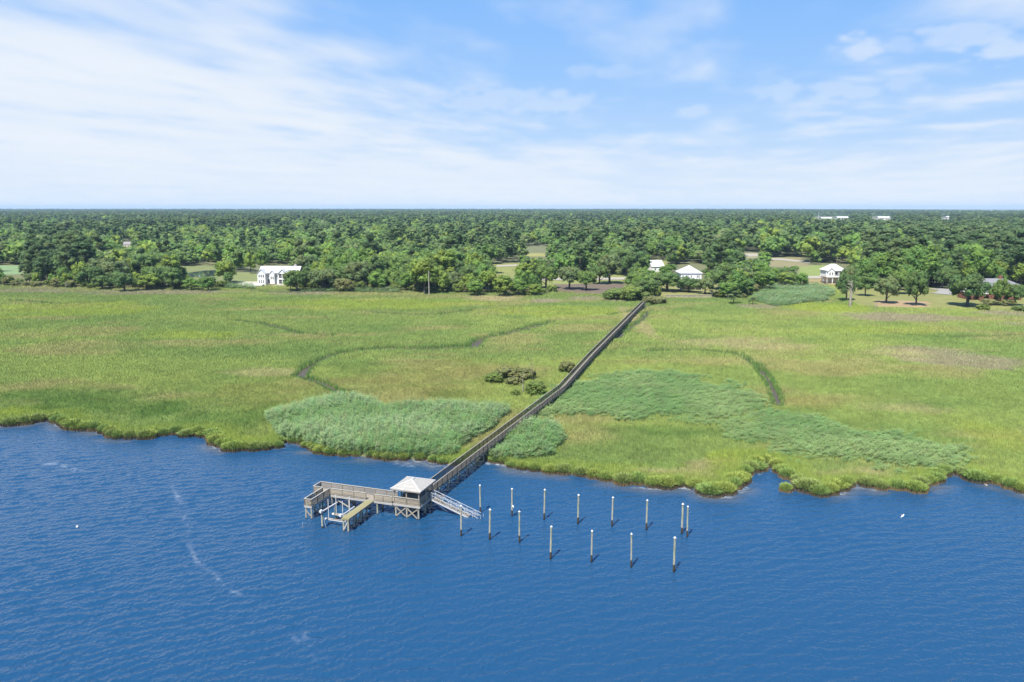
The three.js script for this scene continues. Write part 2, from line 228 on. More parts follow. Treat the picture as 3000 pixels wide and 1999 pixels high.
const ell = ([a, b, w, h, c, s = 0.8]) => { const p = at(a * S, b * S, 0.9), q = at((a + w) * S, b * S, 0.9), r = at(a * S, (b - h) * S, 0.9); return { x: p[0], z: p[2], w: q[0] - p[0], h: Math.abs(r[2] - p[2]), c, s }; };
const TAN = [0.24, 0.215, 0.12], MAUVE = [0.185, 0.168, 0.118], YEL = [0.19, 0.235, 0.036], DEEP = [0.06, 0.12, 0.028], OLIVE = [0.15, 0.15, 0.05];
const PATCH = [[600, 855, 100, 10, TAN, 0.55], [330, 672, 260, 5, MAUVE], [60, 668, 90, 5, MAUVE, 0.6], [700, 673, 75, 7, MAUVE, 0.9], [1135, 686, 62, 6, TAN, 0.9], [1252, 692, 32, 5, MAUVE, 0.9], [1345, 686, 34, 4, MAUVE, 0.9], [1410, 690, 30, 3, MAUVE, 0.8], [1700, 788, 170, 14, TAN, 0.75], [1462, 738, 22, 30, TAN, 0.8], [2060, 730, 140, 11, MAUVE, 0.95], [2320, 722, 70, 6, MAUVE, 0.8], [2340, 745, 40, 3, MAUVE, 0.7], [2180, 822, 130, 22, MAUVE, 0.8], [2080, 815, 80, 12, TAN, 0.5], [1490, 1082, 120, 9, TAN, 0.95], [1600, 1090, 60, 14, TAN, 0.95], [1650, 1068, 70, 14, TAN, 0.7], [1980, 1083, 110, 14, TAN, 0.95], [1740, 705, 40, 5, MAUVE, 0.7], [1850, 925, 90, 20, OLIVE, 0.5], [2080, 935, 120, 14, TAN, 0.5], [1310, 1000, 20, 16, OLIVE, 0.5],
  [150, 710, 200, 16, YEL], [420, 768, 120, 10, YEL], [850, 700, 260, 14, YEL], [1250, 715, 160, 14, YEL, 0.7], [1900, 705, 90, 12, YEL, 1], [2250, 700, 120, 8, YEL, 0.6], [60, 942, 70, 10, YEL, 1], [450, 998, 70, 10, YEL, 0.9], [560, 1012, 60, 10, YEL, 0.8], [1690, 1058, 60, 24, YEL, 0.9], [1400, 1068, 170, 10, YEL, 0.6], [2280, 1000, 90, 30, YEL, 0.5], [2060, 760, 200, 10, YEL, 0.5],
  [230, 915, 130, 26, DEEP, 0.75], [80, 910, 90, 16, DEEP, 0.6], [370, 940, 50, 18, DEEP, 0.8], [480, 962, 90, 18, DEEP, 0.5], [600, 950, 30, 30, DEEP, 0.5], [1530, 990, 150, 16, DEEP, 0.55], [700, 668, 180, 3, DEEP, 0.4], [1030, 905, 40, 10, DEEP, 0.5], [640, 900, 180, 26, OLIVE, 0.3], [1000, 860, 170, 40, OLIVE, 0.45]].map(ell);
const CREEKGRASS = [0.12, 0.215, 0.055];   // tall grass along the creek edges, a greener and darker tone than the marsh
const walkAt = (x, z) => dist(WALK, x, z);
const reedAt = (x, z) => { for (const r of REEDS) if (inBox(r.b, x, z)) { const w = (r.i === 2 || r.i === 3 ? 7 : 2) * (fbm(x * 0.16, z * 0.2, 3) - 0.5) * 2; const d = dist(r.P, x, z, true), s = inside(r.P, x, z) ? d : -d; if (s > w) { reedDepth = s - w; return r.i + 1; } } return 0; }; let reedDepth = 0;
function marshTone(x, z) {
  const n1 = fbm(x * 0.012 + 4, z * 0.02 + 1, 3), n2 = fbm(x * 0.05 + 50, z * 0.09, 4), n3 = fbm(x * 0.3, z * 0.3, 2);
  let c = mix3([0.116, 0.168, 0.05], [0.163, 0.206, 0.06], sstep(0.3, 0.7, n1));
  c = mix3(c, [0.095, 0.15, 0.045], sstep(0.5, 0.75, n2) * 0.6);
  c = mix3(c, [0.19, 0.185, 0.08], sstep(0.48, 0.72, fbm(x * 0.035 + 90, z * 0.07 + 20, 4)) * 0.75);
  for (const p of PATCH) { const e = ((x - p.x) / p.w) ** 2 + ((z - p.z) / p.h) ** 2; if (e < 3) c = mix3(c, p.c, p.s * (p.c === YEL ? 0.62 : 1) * (1 - sstep(0.2, 1.5, e + 2.6 * (n2 - 0.5) + 1.0 * (n3 - 0.5)))); }
  let near = 99; for (const k of CREEKS) if (inBox(k.b, x, z)) near = Math.min(near, dist(k.P, x, z) - k.w * creekWide(x, z));
  const g = 1.6 + 0.6 * n3; return { c: [c[0] * g * 1.07, c[1] * g * 1.02, c[2] * g * 0.95], near };
}
function tuft(seed, blades, spread, h, w, lean) {   // a tuft of bent, tapering blades
  const R = rng(seed), pos = [], col = [];
  for (let i = 0; i < blades; i++) {
    const a = R() * 6.283, r = spread * Math.sqrt(R()), x = Math.cos(a) * r, z = Math.sin(a) * r, H = h * (0.6 + 0.5 * R()), f = R() * 6.283, out = 0.25 + 0.5 * R(), lx = (Math.cos(a) * out * 0.5 + lean[0] + (R() - 0.5) * 0.5) * H * 0.6, lz = (Math.sin(a) * out * 0.5 + lean[1] + (R() - 0.5) * 0.5) * H * 0.6;
    const wx = Math.cos(f) * w / 2, wz = Math.sin(f) * w / 2, s = 0.78 + 0.44 * R(), t = 0.9 + 0.2 * R();
    const A = [x - wx, -0.05, z - wz], B = [x + wx, -0.05, z + wz], C = [x - wx * 0.8 + lx * 0.3, H * 0.62, z - wz * 0.8 + lz * 0.3], D = [x + wx * 0.8 + lx * 0.3, H * 0.62, z + wz * 0.8 + lz * 0.3], E = [x + lx, H * (1 - 0.12 * out), z + lz];
    for (const p of [A, B, D, A, D, C, C, D, E]) { pos.push(...p); col.push(s * t, s, s * (2 - t)); }
  }
  return geometry(pos, col);
}
function reedTuft(seed, stems, leaves, spread, h) {
  const R = rng(seed), pos = [], col = []; const tri = (a, b, c, s, t) => { pos.push(...a, ...b, ...c); for (let i = 0; i < 3; i++) col.push(s * t, s, s * (2 - t)); };
  for (let i = 0; i < stems; i++) { const a = R() * 6.283, r = spread * Math.sqrt(R()), x = Math.cos(a) * r, z = Math.sin(a) * r, H = h * (0.75 + 0.3 * R()), s = 0.8 + 0.4 * R(), lx = (R() - 0.4) * 0.35, lz = (R() - 0.4) * 0.35; tri([x - 0.02, -0.05, z], [x + 0.02, -0.05, z], [x + lx, H, z + lz], s, 1.05);
    for (let k = 0; k < leaves; k++) { const y = H * (0.35 + 0.65 * Math.sqrt(R())), f = y / H, b = R() * 6.283, L = 0.3 + 0.3 * R(), w = 0.028 + 0.02 * R(), ox = x + lx * f, oz = z + lz * f, up = 0.1 + 0.3 * R(), v = 0.74 + 0.52 * R(), nx = -Math.sin(b) * w, nz = Math.cos(b) * w; tri([ox + nx, y, oz + nz], [ox - nx, y, oz - nz], [ox + Math.cos(b) * L, y + up * L, oz + Math.sin(b) * L], v, 0.94 + 0.12 * R()); } }
  return geometry(pos, col);
}
const bladeMat = () => new THREE.MeshPhysicalMaterial({ color: lin(1, 1, 1), roughness: 0.95, vertexColors: true, side: THREE.DoubleSide, specularIntensity: 0.2, transmission: 0.25, thickness: 0 });
const BLADE = bladeMat();
function inView(x, z, margin = 160) { const b = bearing(x, 0.5, z); return b[0] > -margin && b[0] < 3000 + margin; }
{
  const R = rng(5), sets = { grass: [], tall: [], reed: [] };
  const put = (x, z) => {
    if (!inside(LAND, x, z)) return; const ds = dist(SHORE, x, z); if (ds < 0.5) return;
    if (z < -290 && inside(UPLAND, x, z) && dist(TREELINE, x, z) > 3) return;
    const far = Math.hypot(x, z), reed = reedAt(x, z), wk = walkAt(x, z);
    if (reed) {
      if (wk < 1.05 && R() < 0.9) return;
      const soft = reed === 3 || reed === 4, deep = sstep(0, soft ? 7 : 2, reedDepth);
      if (soft && R() > 0.35 + 0.65 * deep) { const m = marshTone(x, z); sets.grass.push([x, z, 0.9 + 0.4 * R(), m.c]); return; }
      const n = fbm(x * 0.09, z * 0.12, 3), g = 1.55 + 0.85 * fbm(x * 0.6, z * 0.6, 2);
      let c = mix3([0.1, 0.162, 0.06], [0.135, 0.192, 0.088], sstep(0.35, 0.65, n)); if (reed === 3 || reed === 4) c = mix3([0.1, 0.165, 0.055], [0.135, 0.19, 0.07], sstep(0.35, 0.68, n)); if (R() < 0.03) c = [0.16, 0.19, 0.085];
      sets.reed.push([x, z, (reed < 3 ? 1.0 : reed < 5 ? 0.52 : 0.85) * (0.62 + 0.66 * R()) * (0.75 + 0.5 * n) * (0.7 + 0.3 * deep), c.map((v) => v * g * (soft ? 0.93 + 0.14 * R() : 0.86 + 0.28 * R())), reed]); return;
    }
    if (wk < 0.8) return;
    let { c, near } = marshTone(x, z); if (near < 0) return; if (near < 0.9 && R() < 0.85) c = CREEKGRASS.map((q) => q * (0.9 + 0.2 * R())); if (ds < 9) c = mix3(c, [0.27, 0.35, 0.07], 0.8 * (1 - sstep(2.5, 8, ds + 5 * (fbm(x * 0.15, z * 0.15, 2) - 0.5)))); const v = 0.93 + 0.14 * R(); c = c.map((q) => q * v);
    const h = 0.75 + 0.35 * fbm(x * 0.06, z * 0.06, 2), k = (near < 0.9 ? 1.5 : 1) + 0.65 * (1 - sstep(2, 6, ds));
    sets[far > 215 ? 'tall' : 'grass'].push([x, z, h * k * (0.8 + 0.4 * R()), c]);
  };
  for (let z = -95, s; z > -470; z -= s) { s = z > -215 ? 0.52 : 0.85 + (-z - 215) * 0.0022; const half = -z * 0.78 + 14; for (let x = -half; x < half; x += s) { const px = x + (R() - 0.5) * s, pz = z + (R() - 0.5) * s; put(px, pz); } }
  const spec = { grass: [['marsh_grass', [tuft(11, 20, 0.42, 0.9, 0.042, [0.1, -0.1]), tuft(12, 20, 0.42, 0.9, 0.042, [0.25, 0.05])], 'short yellow green marsh grass covering the flat between river and trees', 'grass']], tall: [['far_marsh_grass', [tuft(13, 20, 0.8, 0.95, 0.08, [0.1, 0])], 'yellow green marsh meadow with mauve dry patches along the tree line', 'grass']], reed: [['reed_bed', [reedTuft(14, 7, 7, 0.42, 2.3), reedTuft(15, 7, 7, 0.42, 2.3)], 'tall blue green reeds in dense beds beside the boardwalk', 'reeds']] };
  const M = new THREE.Matrix4(), Q = new THREE.Quaternion(), V = new THREE.Vector3(), K = new THREE.Vector3(), U = new THREE.Vector3(0, 1, 0), col = new THREE.Color();
  for (const key of Object.keys(spec)) { const [name, shapes, label, cat] = spec[key][0];
    shapes.forEach((g, w) => {
      const list = sets[key].filter((_, i) => i % shapes.length === w), o = new THREE.InstancedMesh(g, BLADE, list.length);
      list.forEach(([x, z, h, c], i) => { const big = key === 'tall' ? 1 + 0.3 * R() : key === 'reed' ? 1 + Math.max(0, Math.hypot(x, z) - 200) * 0.004 : 1; Q.setFromAxisAngle(U, (R() - 0.5) * (key === 'reed' ? 1.6 : 6.28)); M.compose(V.set(x, Math.max(0.1, landHeight(x, z)) - 0.05, z), Q, K.set(big, h, big)); o.setMatrixAt(i, M); o.setColorAt(i, col.setRGB(...c)); });
      o.name = numbered(name); o.castShadow = o.receiveShadow = true; tag(stuff(o), label, cat); scene.add(o);
    });
    console.log(key, sets[key].length);
  }
}

// rounded clumps of cordgrass on the river's edge, each a thing of its own
{
  const R = rng(31);
  function clumpShape(seed, n) {
    const Q = rng(seed), pos = [], col = [], bp = [], bc = [];
    for (let i = 0; i < n; i++) {
      const a = Q() * 6.283, r = Math.sqrt(Q()), x = Math.cos(a) * r, z = Math.sin(a) * r, H = (1.3 - 0.4 * r * r) * (0.62 + 0.5 * Q()), f = Q() * 6.283, w = 0.016 + 0.014 * Q(), wx = Math.cos(f) * w, wz = Math.sin(f) * w, o = 0.06 + 0.34 * r, s = 0.66 + 0.6 * Q();
      const lx = Math.cos(a) * o * (0.6 + 0.5 * Q()) + (Q() - 0.5) * 0.2, lz = Math.sin(a) * o * (0.6 + 0.5 * Q()) + (Q() - 0.5) * 0.2;
      const A = [x * 0.8 - wx, 0.1, z * 0.8 - wz], B = [x * 0.8 + wx, 0.1, z * 0.8 + wz], C = [x * 0.8 + lx * 0.45 - wx, H * 0.7, z * 0.8 + lz * 0.45 - wz], D = [x * 0.8 + lx * 0.45 + wx, H * 0.7, z * 0.8 + lz * 0.45 + wz], E = [x * 0.8 + lx, H * (1 - 0.25 * r), z * 0.8 + lz];
      for (const p of [A, B, D, A, D, C, C, D, E]) { pos.push(...p); col.push(s, s, s); }
      if (i % 2 === 0) { const k = 0.82 + 0.2 * Q(), X = Math.cos(a) * k, Z = Math.sin(a) * k, h = 0.08 + 0.4 * Q(); for (const p of [[X - wx * 2.5, -0.35, Z - wz * 2.5], [X + wx * 2.5, -0.35, Z + wz * 2.5], [X * 1.06, h, Z * 1.06]]) { bp.push(...p); bc.push(s, s, s); } }
    }
    return [geometry(pos, col), geometry(bp, bc)];
  }
  const shapes = [41, 42, 43, 44].map((s) => clumpShape(s, 1000)), tones = [[0.205, 0.285, 0.055], [0.175, 0.265, 0.058], [0.235, 0.295, 0.055], [0.195, 0.255, 0.065]].map((c) => std(c, 0.8, { vertexColors: true, side: THREE.DoubleSide })), stub = [[0.15, 0.11, 0.05], [0.09, 0.07, 0.04]].map((c) => std(c, 0.9, { vertexColors: true, side: THREE.DoubleSide }));
  const protos = shapes.map(([g, b], i) => tones.map((m, k) => { const o = new THREE.Group(); mesh('blades', g, m, o); mesh('stem_base', b, stub[(i + k) % 2], o); return o; }));
  const put = (x, z, s, sy, label, group) => { const o = protos[Math.floor(R() * 4)][Math.floor(R() * 4)].clone(); o.name = numbered('cordgrass_clump'); o.position.set(x, 0.12, z); o.rotation.y = R() * 6.28; o.scale.set(s, sy, s); tag(o, label, 'grass clump', group); scene.add(o); };
  let carry = 0, count = 0;
  for (let i = 1; i < SHORE.length; i++) {
    const [ax, az] = SHORE[i - 1], [bx, bz] = SHORE[i], L = Math.hypot(bx - ax, bz - az); let t = carry;
    for (; t < L; t += 1.5 + 1.7 * R()) { const x = lerp(ax, bx, t / L), z = lerp(az, bz, t / L); if (!inView(x, z, 60)) continue; if (walkAt(x, z) < 1.6) continue; let nx = (bz - az) / L, nz = -(bx - ax) / L; if (!inside(LAND, x + nx * 2, z + nz * 2)) { nx = -nx; nz = -nz; } const s = 1.1 + 1.4 * R() * R() + 0.4 * R(), reedy = REEDS.slice(0, 2).some((r) => dist(r.P, x, z, true) < 3 || inside(r.P, x, z)); const inn = 0.35 + 0.9 * R(); put(x + nx * inn, z + nz * inn, s * (reedy ? 0.75 : 1), reedy ? 0.75 + 0.3 * R() : 0.9 + 0.6 * R(), 'rounded green cordgrass clump with brown foot on the river edge', 'cordgrass clumps along the shore'); count++; }
    carry = t - L;
  }
  const lone = at(1806 * S, 1128 * S); put(lone[0], lone[2], 1.05, 1.05, 'small lone cordgrass clump standing in the water off the shore'); 
  console.log('clumps', count);
}
console.log('marsh');
// ------------------------------------------------------------------ the private dock
const PHI = 19 * Math.PI / 180, DOCK = [-13.12, -103.12], DECK = 2.0;
function dockThing(name, a0, d0) {
  const g = base(name, [DOCK[0] + a0 * Math.cos(PHI) + d0 * Math.sin(PHI), 0, DOCK[1] + a0 * Math.sin(PHI) - d0 * Math.cos(PHI)], -PHI);
  return [g, (a, y, d) => [a - a0, y, -(d - d0)]];
}
const WALKRAIL = [[0.17, 0.15, 0.125], [0.14, 0.125, 0.105], [0.21, 0.185, 0.155]].map((c) => std(c, 0.92, { map: woodTex }));
const WALKCAP = std([0.42, 0.39, 0.36], 0.9, { map: woodTex });
const WALKDECK = [[0.33, 0.305, 0.275], [0.29, 0.27, 0.245]].map((c) => std(c, 0.92, { map: woodTex }));
let turnOf = 0; const pick = (list) => list[(turnOf = (turnOf * 7 + 3) % 101) % list.length];
const pileGeo = (r, h, y0 = -0.9) => { const g = new THREE.CylinderGeometry(r * 0.93, r, h - y0, 14, 6).translate(0, (h + y0) / 2, 0); return g; };
const PILE_LOW = pileGeo(0.14, 1.8), PILE_LIFT = pileGeo(0.15, 2.2);
function pile(parent, p, g = PILE_LOW) { const o = mesh('pile', g, PILE, parent); o.position.set(p[0], 0, p[2]); o.rotation.y = p[0] * 7.1 + p[2] * 3.3; return o; }
function railing(parent, P, a0, d0, a1, d1, { deck = DECK, posts = true, step = 1.83, first = true, last = true, cap = CAPWOOD } = {}) {
  const L = Math.hypot(a1 - a0, d1 - d0), n = Math.max(1, Math.round(L / step)), pt = (t, y) => P(lerp(a0, a1, t), y, lerp(d0, d1, t));
  for (let i = 0; i <= n; i++) if (posts && (i || first) && (i < n || last)) bar(parent, 'post', pt(i / n, deck - 0.35), pt(i / n, deck + 0.985), 0.09, 0.09, pick(POSTWOOD));
  for (let i = 0; i < n; i++) for (let k = 0; k < 5; k++) { const y = deck + 0.13 + k * 0.195, e = 0.047 / L; bar(parent, 'rail_board', pt(i / n + e, y + (hash(i, k) - 0.5) * 0.012), pt((i + 1) / n - e, y + (hash(i + 9, k) - 0.5) * 0.012), 0.035, 0.135, pick(RAILWOOD)); }
  bar(parent, 'cap_rail', pt(-0.05 / L, deck + 1.005), pt(1 + 0.05 / L, deck + 1.005), 0.15, 0.038, cap);
}
function planks(parent, P, a0, a1, d0, d1, y, along, m, name = 'deck_boards') {   // boards laid across the walking direction, a gap between each
  const list = [], w = 0.14, gap = 0.012; const lo = along === 'a' ? a0 : d0, hi = along === 'a' ? a1 : d1;
  for (let t = lo; t + w < hi + 0.02; t += w + gap) list.push(along === 'a' ? barGeo(P(t + w / 2, y - 0.02 + 0.006 * hash(Math.floor(t * 40), 3), d0), P(t + w / 2, y - 0.02, d1), w, 0.04) : barGeo(P(a0, y - 0.02 + 0.006 * hash(Math.floor(t * 40), 5), t + w / 2), P(a1, y - 0.02, t + w / 2), w, 0.04));
  return stuff(mesh(name, mergeGeometries(list), m, parent));
}
function brace(parent, p, q, m = WOOD[0]) { return bar(parent, 'brace', p, q, 0.06, 0.17, m); }
{ // pavilion
  const [g, P] = dockThing('pavilion', -2.3, 2.8); tag(g, 'open timber pavilion with pale hip roof where boardwalk meets the dock', 'pavilion');
  planks(g, P, -4.35, -0.2, 0.45, 5.1, DECK, 'd', WOOD[1]);
  for (const [a0, d0, a1, d1] of [[-4.4, 0.4, -0.15, 0.4], [-4.4, 5.15, -0.15, 5.15], [-0.12, 0.38, -0.12, 5.17], [-4.43, 0.38, -4.43, 5.17]]) bar(g, 'rim_beam', P(a0, 1.83, d0), P(a1, 1.83, d1), 0.05, 0.3, SKIRT);
  for (const a of [-4.1, -2.27, -0.45]) bar(g, 'floor_beam', P(a, 1.66, 0.4), P(a, 1.66, 5.1), 0.12, 0.26, BEAMWOOD[0]);
  const posts = [[-4.25, 0.55], [-2.27, 0.55], [-0.3, 0.55], [-0.3, 2.8], [-0.3, 5.0], [-2.6, 5.0], [-4.25, 5.0], [-4.25, 2.8]];
  for (const [a, d] of posts) bar(g, 'roof_post', P(a, 2.0, d), P(a, 4.14, d), 0.14, 0.14, WOOD[0]);
  for (const [a, d, da, dd] of [[-4.25, 0.55, 1, 0], [-2.27, 0.55, 1, 0], [-2.27, 0.55, -1, 0], [-0.3, 0.55, -1, 0], [-0.3, 2.8, 0, 1], [-0.3, 2.8, 0, -1], [-4.25, 2.8, 0, 1], [-4.25, 2.8, 0, -1]]) bar(g, 'knee_brace', P(a + da * 0.06, 3.62, d + dd * 0.06), P(a + da * 0.5, 4.1, d + dd * 0.5), 0.07, 0.09, WOOD[2]);
  for (const [a0, d0, a1, d1] of [[-4.4, 0.55, -0.15, 0.55], [-4.4, 5.0, -0.15, 5.0]]) bar(g, 'roof_beam', P(a0, 4.2, d0), P(a1, 4.2, d1), 0.12, 0.16, WOOD[1]);
  for (const a of [-4.25, -0.3]) bar(g, 'roof_beam', P(a, 4.195, 0.62), P(a, 4.195, 4.93), 0.11, 0.15, WOOD[1]);
  railing(g, P, -4.18, 0.5, -2.34, 0.5, { first: true, last: true }); railing(g, P, -2.2, 0.5, -0.38, 0.5);
  railing(g, P, -0.27, 0.72, -0.27, 2.72, { posts: false }); railing(g, P, -0.27, 2.88, -0.27, 3.6, { posts: false });
  railing(g, P, -4.2, 5.03, -2.75, 5.03);
  // the hip roof: four thick slopes, hip and ridge caps, fascia
  const E = 4.25, top = 5.12, c = [[-4.68, 0.2], [0.06, 0.2], [0.06, 5.42], [-4.68, 5.42]], r = [[-2.3, 2.35], [-2.3, 3.27]];
  const slope = (pts) => { const up = pts.map(([a, y, d]) => P(a, y, d)), lo = pts.map(([a, y, d]) => P(a, y - 0.07, d)), v = [], tri = (x, y, z) => v.push(...x, ...y, ...z); for (const [q, f] of [[up, 0], [lo, 1]]) for (let i = 1; i < q.length - 1; i++) f ? tri(q[0], q[i + 1], q[i]) : tri(q[0], q[i], q[i + 1]); for (let i = 0; i < up.length; i++) { const j = (i + 1) % up.length; tri(up[i], lo[i], lo[j]); tri(up[i], lo[j], up[j]); } const G = geometry(v); const uv = []; for (let i = 0; i < v.length; i += 3) uv.push(v[i] * 0.5, v[i + 2] * 0.5 + v[i + 1]); G.setAttribute('uv', new THREE.Float32BufferAttribute(uv, 2)); G.computeVertexNormals(); return G; };
  const shingle = std([0.43, 0.43, 0.43], 0.9, { map: texture(256, 256, (u, v, i, j) => { const course = (j % 16) < 2 ? 0.9 : 1, n = 0.83 + 0.16 * (fbm(i * 0.12, j * 0.12, 3) - 0.5) + 0.10 * (hash(i >> 3, j >> 4) - 0.5); return [n * course, n * 0.985 * course, n * 0.955 * course].map(clamp01); }) });
  const k = (p, y) => [p[0], y, p[1]], roof = [[k(c[0], E), k(c[1], E), k(r[0], top)], [k(c[1], E), k(c[2], E), k(r[1], top), k(r[0], top)], [k(c[2], E), k(c[3], E), k(r[1], top)], [k(c[3], E), k(c[0], E), k(r[0], top), k(r[1], top)]];
  for (const q of roof) mesh('roof_slope', slope(q), shingle, g);
  for (const [p, q] of [[c[0], r[0]], [c[1], r[0]], [c[2], r[1]], [c[3], r[1]]]) bar(g, 'hip_cap', P(p[0], E + 0.02, p[1]), P(q[0], top + 0.025, q[1]), 0.16, 0.04, std([0.5, 0.5, 0.5], 0.9));
  bar(g, 'ridge_cap', P(r[0][0], top + 0.03, r[0][1]), P(r[1][0], top + 0.03, r[1][1]), 0.22, 0.06, std([0.36, 0.37, 0.37], 0.9));
  for (let i = 0; i < 4; i++) { const p = c[i], q = c[(i + 1) % 4], s = 0.03, o = [(p[0] + q[0]) / 2 + 2.31, (p[1] + q[1]) / 2 - 2.81], L = Math.hypot(...o), ox = -o[0] / L * s, od = -o[1] / L * s; bar(g, 'fascia', P(p[0] + ox, E - 0.13, p[1] + od), P(q[0] + ox, E - 0.13, q[1] + od), 0.03, 0.13, WOOD[2]); }
  for (const a of [-4.05, -2.3, -0.45]) for (const d of [0.6, 2.7, 4.9]) pile(g, P(a, 0, d));
  for (const [a, b] of [[-3.9, -2.45], [-2.15, -0.6]]) { const hi = a < -3 ? a : b, lo = a < -3 ? b : a; brace(g, P(hi, 1.45, 0.44), P(lo, 0.25, 0.44), WOOD[1]); brace(g, P(lo, 1.5, 0.40), P(hi, 0.15, 0.40), WOOD[0]); }
  for (const d of [2.7, 4.9]) { brace(g, P(-3.9, 1.4, d + 0.2), P(-2.4, 0.2, d + 0.2), BEAMWOOD[1]); brace(g, P(-0.6, 1.4, d + 0.2), P(-2.2, 0.2, d + 0.2), BEAMWOOD[1]); }
  // built-in bench along the back of the pavilion
  bar(g, 'bench_seat', P(-4.1, 2.45, 3.0), P(-4.1, 2.45, 4.8), 0.42, 0.05, WOOD[2]); for (const d of [3.2, 4.6]) bar(g, 'bench_leg', P(-4.1, 2.0, d), P(-4.1, 2.43, d), 0.34, 0.08, WOOD[1]);
}
{ // L-shaped platform with the short arm
  const [g, P] = dockThing('dock_platform', -11, 1.2); tag(g, 'weathered timber fishing platform running out from the pavilion with boarded railings', 'dock');
  planks(g, P, -17.55, -4.47, 0.35, 2.3, DECK, 'a', RAILWOOD[2]); planks(g, P, -15.95, -14.85, -4.4, 0.33, DECK, 'd', RAILWOOD[3]);
  const rim = (a0, d0, a1, d1) => bar(g, 'rim_beam', P(a0, 1.82, d0), P(a1, 1.82, d1), 0.05, 0.3, SKIRT);
  rim(-14.8, 0.3, -4.48, 0.3); rim(-17.6, 2.35, -4.48, 2.35); rim(-17.62, 0.28, -17.62, 2.37); rim(-17.6, 0.3, -16.0, 0.3); rim(-16.0, -4.42, -16.0, 0.27); rim(-14.8, -4.42, -14.8, 0.27); rim(-16.02, -4.45, -14.78, -4.45);
  for (const d of [0.75, 1.85]) bar(g, 'floor_beam', P(-17.5, 1.8, d), P(-4.5, 1.8, d), 0.08, 0.28, BEAMWOOD[0]);
  railing(g, P, -17.6, 2.32, -4.6, 2.32, { cap: CAPWOOD }); railing(g, P, -17.6, 0.36, -17.6, 2.26, { first: false, last: false }); railing(g, P, -17.55, 0.33, -16.05, 0.33);
  railing(g, P, -15.98, 0.25, -15.98, -4.4); railing(g, P, -14.84, 0.25, -14.84, -4.4); railing(g, P, -15.9, -4.42, -14.92, -4.42, { posts: false });
  railing(g, P, -14.7, 0.34, -8.75, 0.34); railing(g, P, -7.4, 0.34, -4.5, 0.34);
  for (const [a, d] of [[-17.3, 0.5], [-17.3, 2.1], [-14.6, 0.5], [-14.6, 2.1], [-11.7, 0.5], [-11.7, 2.1], [-9.2, 2.1], [-7.0, 0.5], [-7.0, 2.1], [-5.0, 2.1], [-15.85, -4.3], [-14.95, -4.3], [-15.85, -2.2], [-14.95, -2.2], [-15.85, -0.2]]) pile(g, P(a, 0, d));
  for (const a of [-17.3, -14.6, -11.7, -7.0]) { bar(g, 'cross_beam', P(a + 0.16, 1.55, 0.2), P(a + 0.16, 1.55, 2.4), 0.07, 0.22, BEAMWOOD[0]); brace(g, P(a - 0.17, 1.4, 0.5), P(a - 0.17, 0.2, 2.1), BEAMWOOD[1]); }
  brace(g, P(-14.4, 1.5, 2.28), P(-11.9, 0.3, 2.28), WOOD[0]); brace(g, P(-14.4, 1.45, 0.68), P(-11.9, 0.3, 0.68), CAPWOOD); brace(g, P(-17.1, 0.4, 2.28), P(-14.8, 1.4, 2.28), WOOD[1]);
  for (const d of [-4.3, -2.2]) { brace(g, P(-15.8, 1.35, d - 0.17), P(-15.0, 0.5, d - 0.17), WOOD[0]); bar(g, 'cross_beam', P(-16, 1.6, d + 0.15), P(-14.8, 1.6, d + 0.15), 0.07, 0.2, BEAMWOOD[0]); }
  brace(g, P(-14.78, 1.4, -4.1), P(-14.78, 0.3, -2.4), BEAMWOOD[1]); brace(g, P(-14.78, 0.4, -2.0), P(-14.78, 1.4, 0.3), BEAMWOOD[1]);
}
{ // finger pier
  const [g, P] = dockThing('finger_pier', -8.05, -3.1); tag(g, 'narrow mossy finger pier without railing beside the boat lift', 'pier');
  planks(g, P, -8.6, -7.5, -6.6, 0.26, DECK - 0.02, 'd', ALGAE);
  for (const a of [-8.62, -7.48]) bar(g, 'rim_beam', P(a, 1.84, -6.62), P(a, 1.84, 0.26), 0.05, 0.24, BEAMWOOD[1]); bar(g, 'rim_beam', P(-8.6, 1.83, -6.63), P(-7.5, 1.83, -6.63), 0.05, 0.24, ALGAE);
  for (const d of [-6.45, -5.0, -3.2, -1.4]) { for (const a of [-8.4, -7.68]) pile(g, P(a, 0, d)); bar(g, 'cross_beam', P(-8.7, 1.6, d + 0.17), P(-7.4, 1.6, d + 0.17), 0.07, 0.2, BEAMWOOD[0]); }
  brace(g, P(-8.3, 0.35, -6.62), P(-7.75, 1.35, -6.62), CAPWOOD); for (const d of [-5.0, -3.2]) brace(g, P(-7.5, 0.3, d + 0.2), P(-7.5, 1.4, d + 1.6), BEAMWOOD[0]);
}
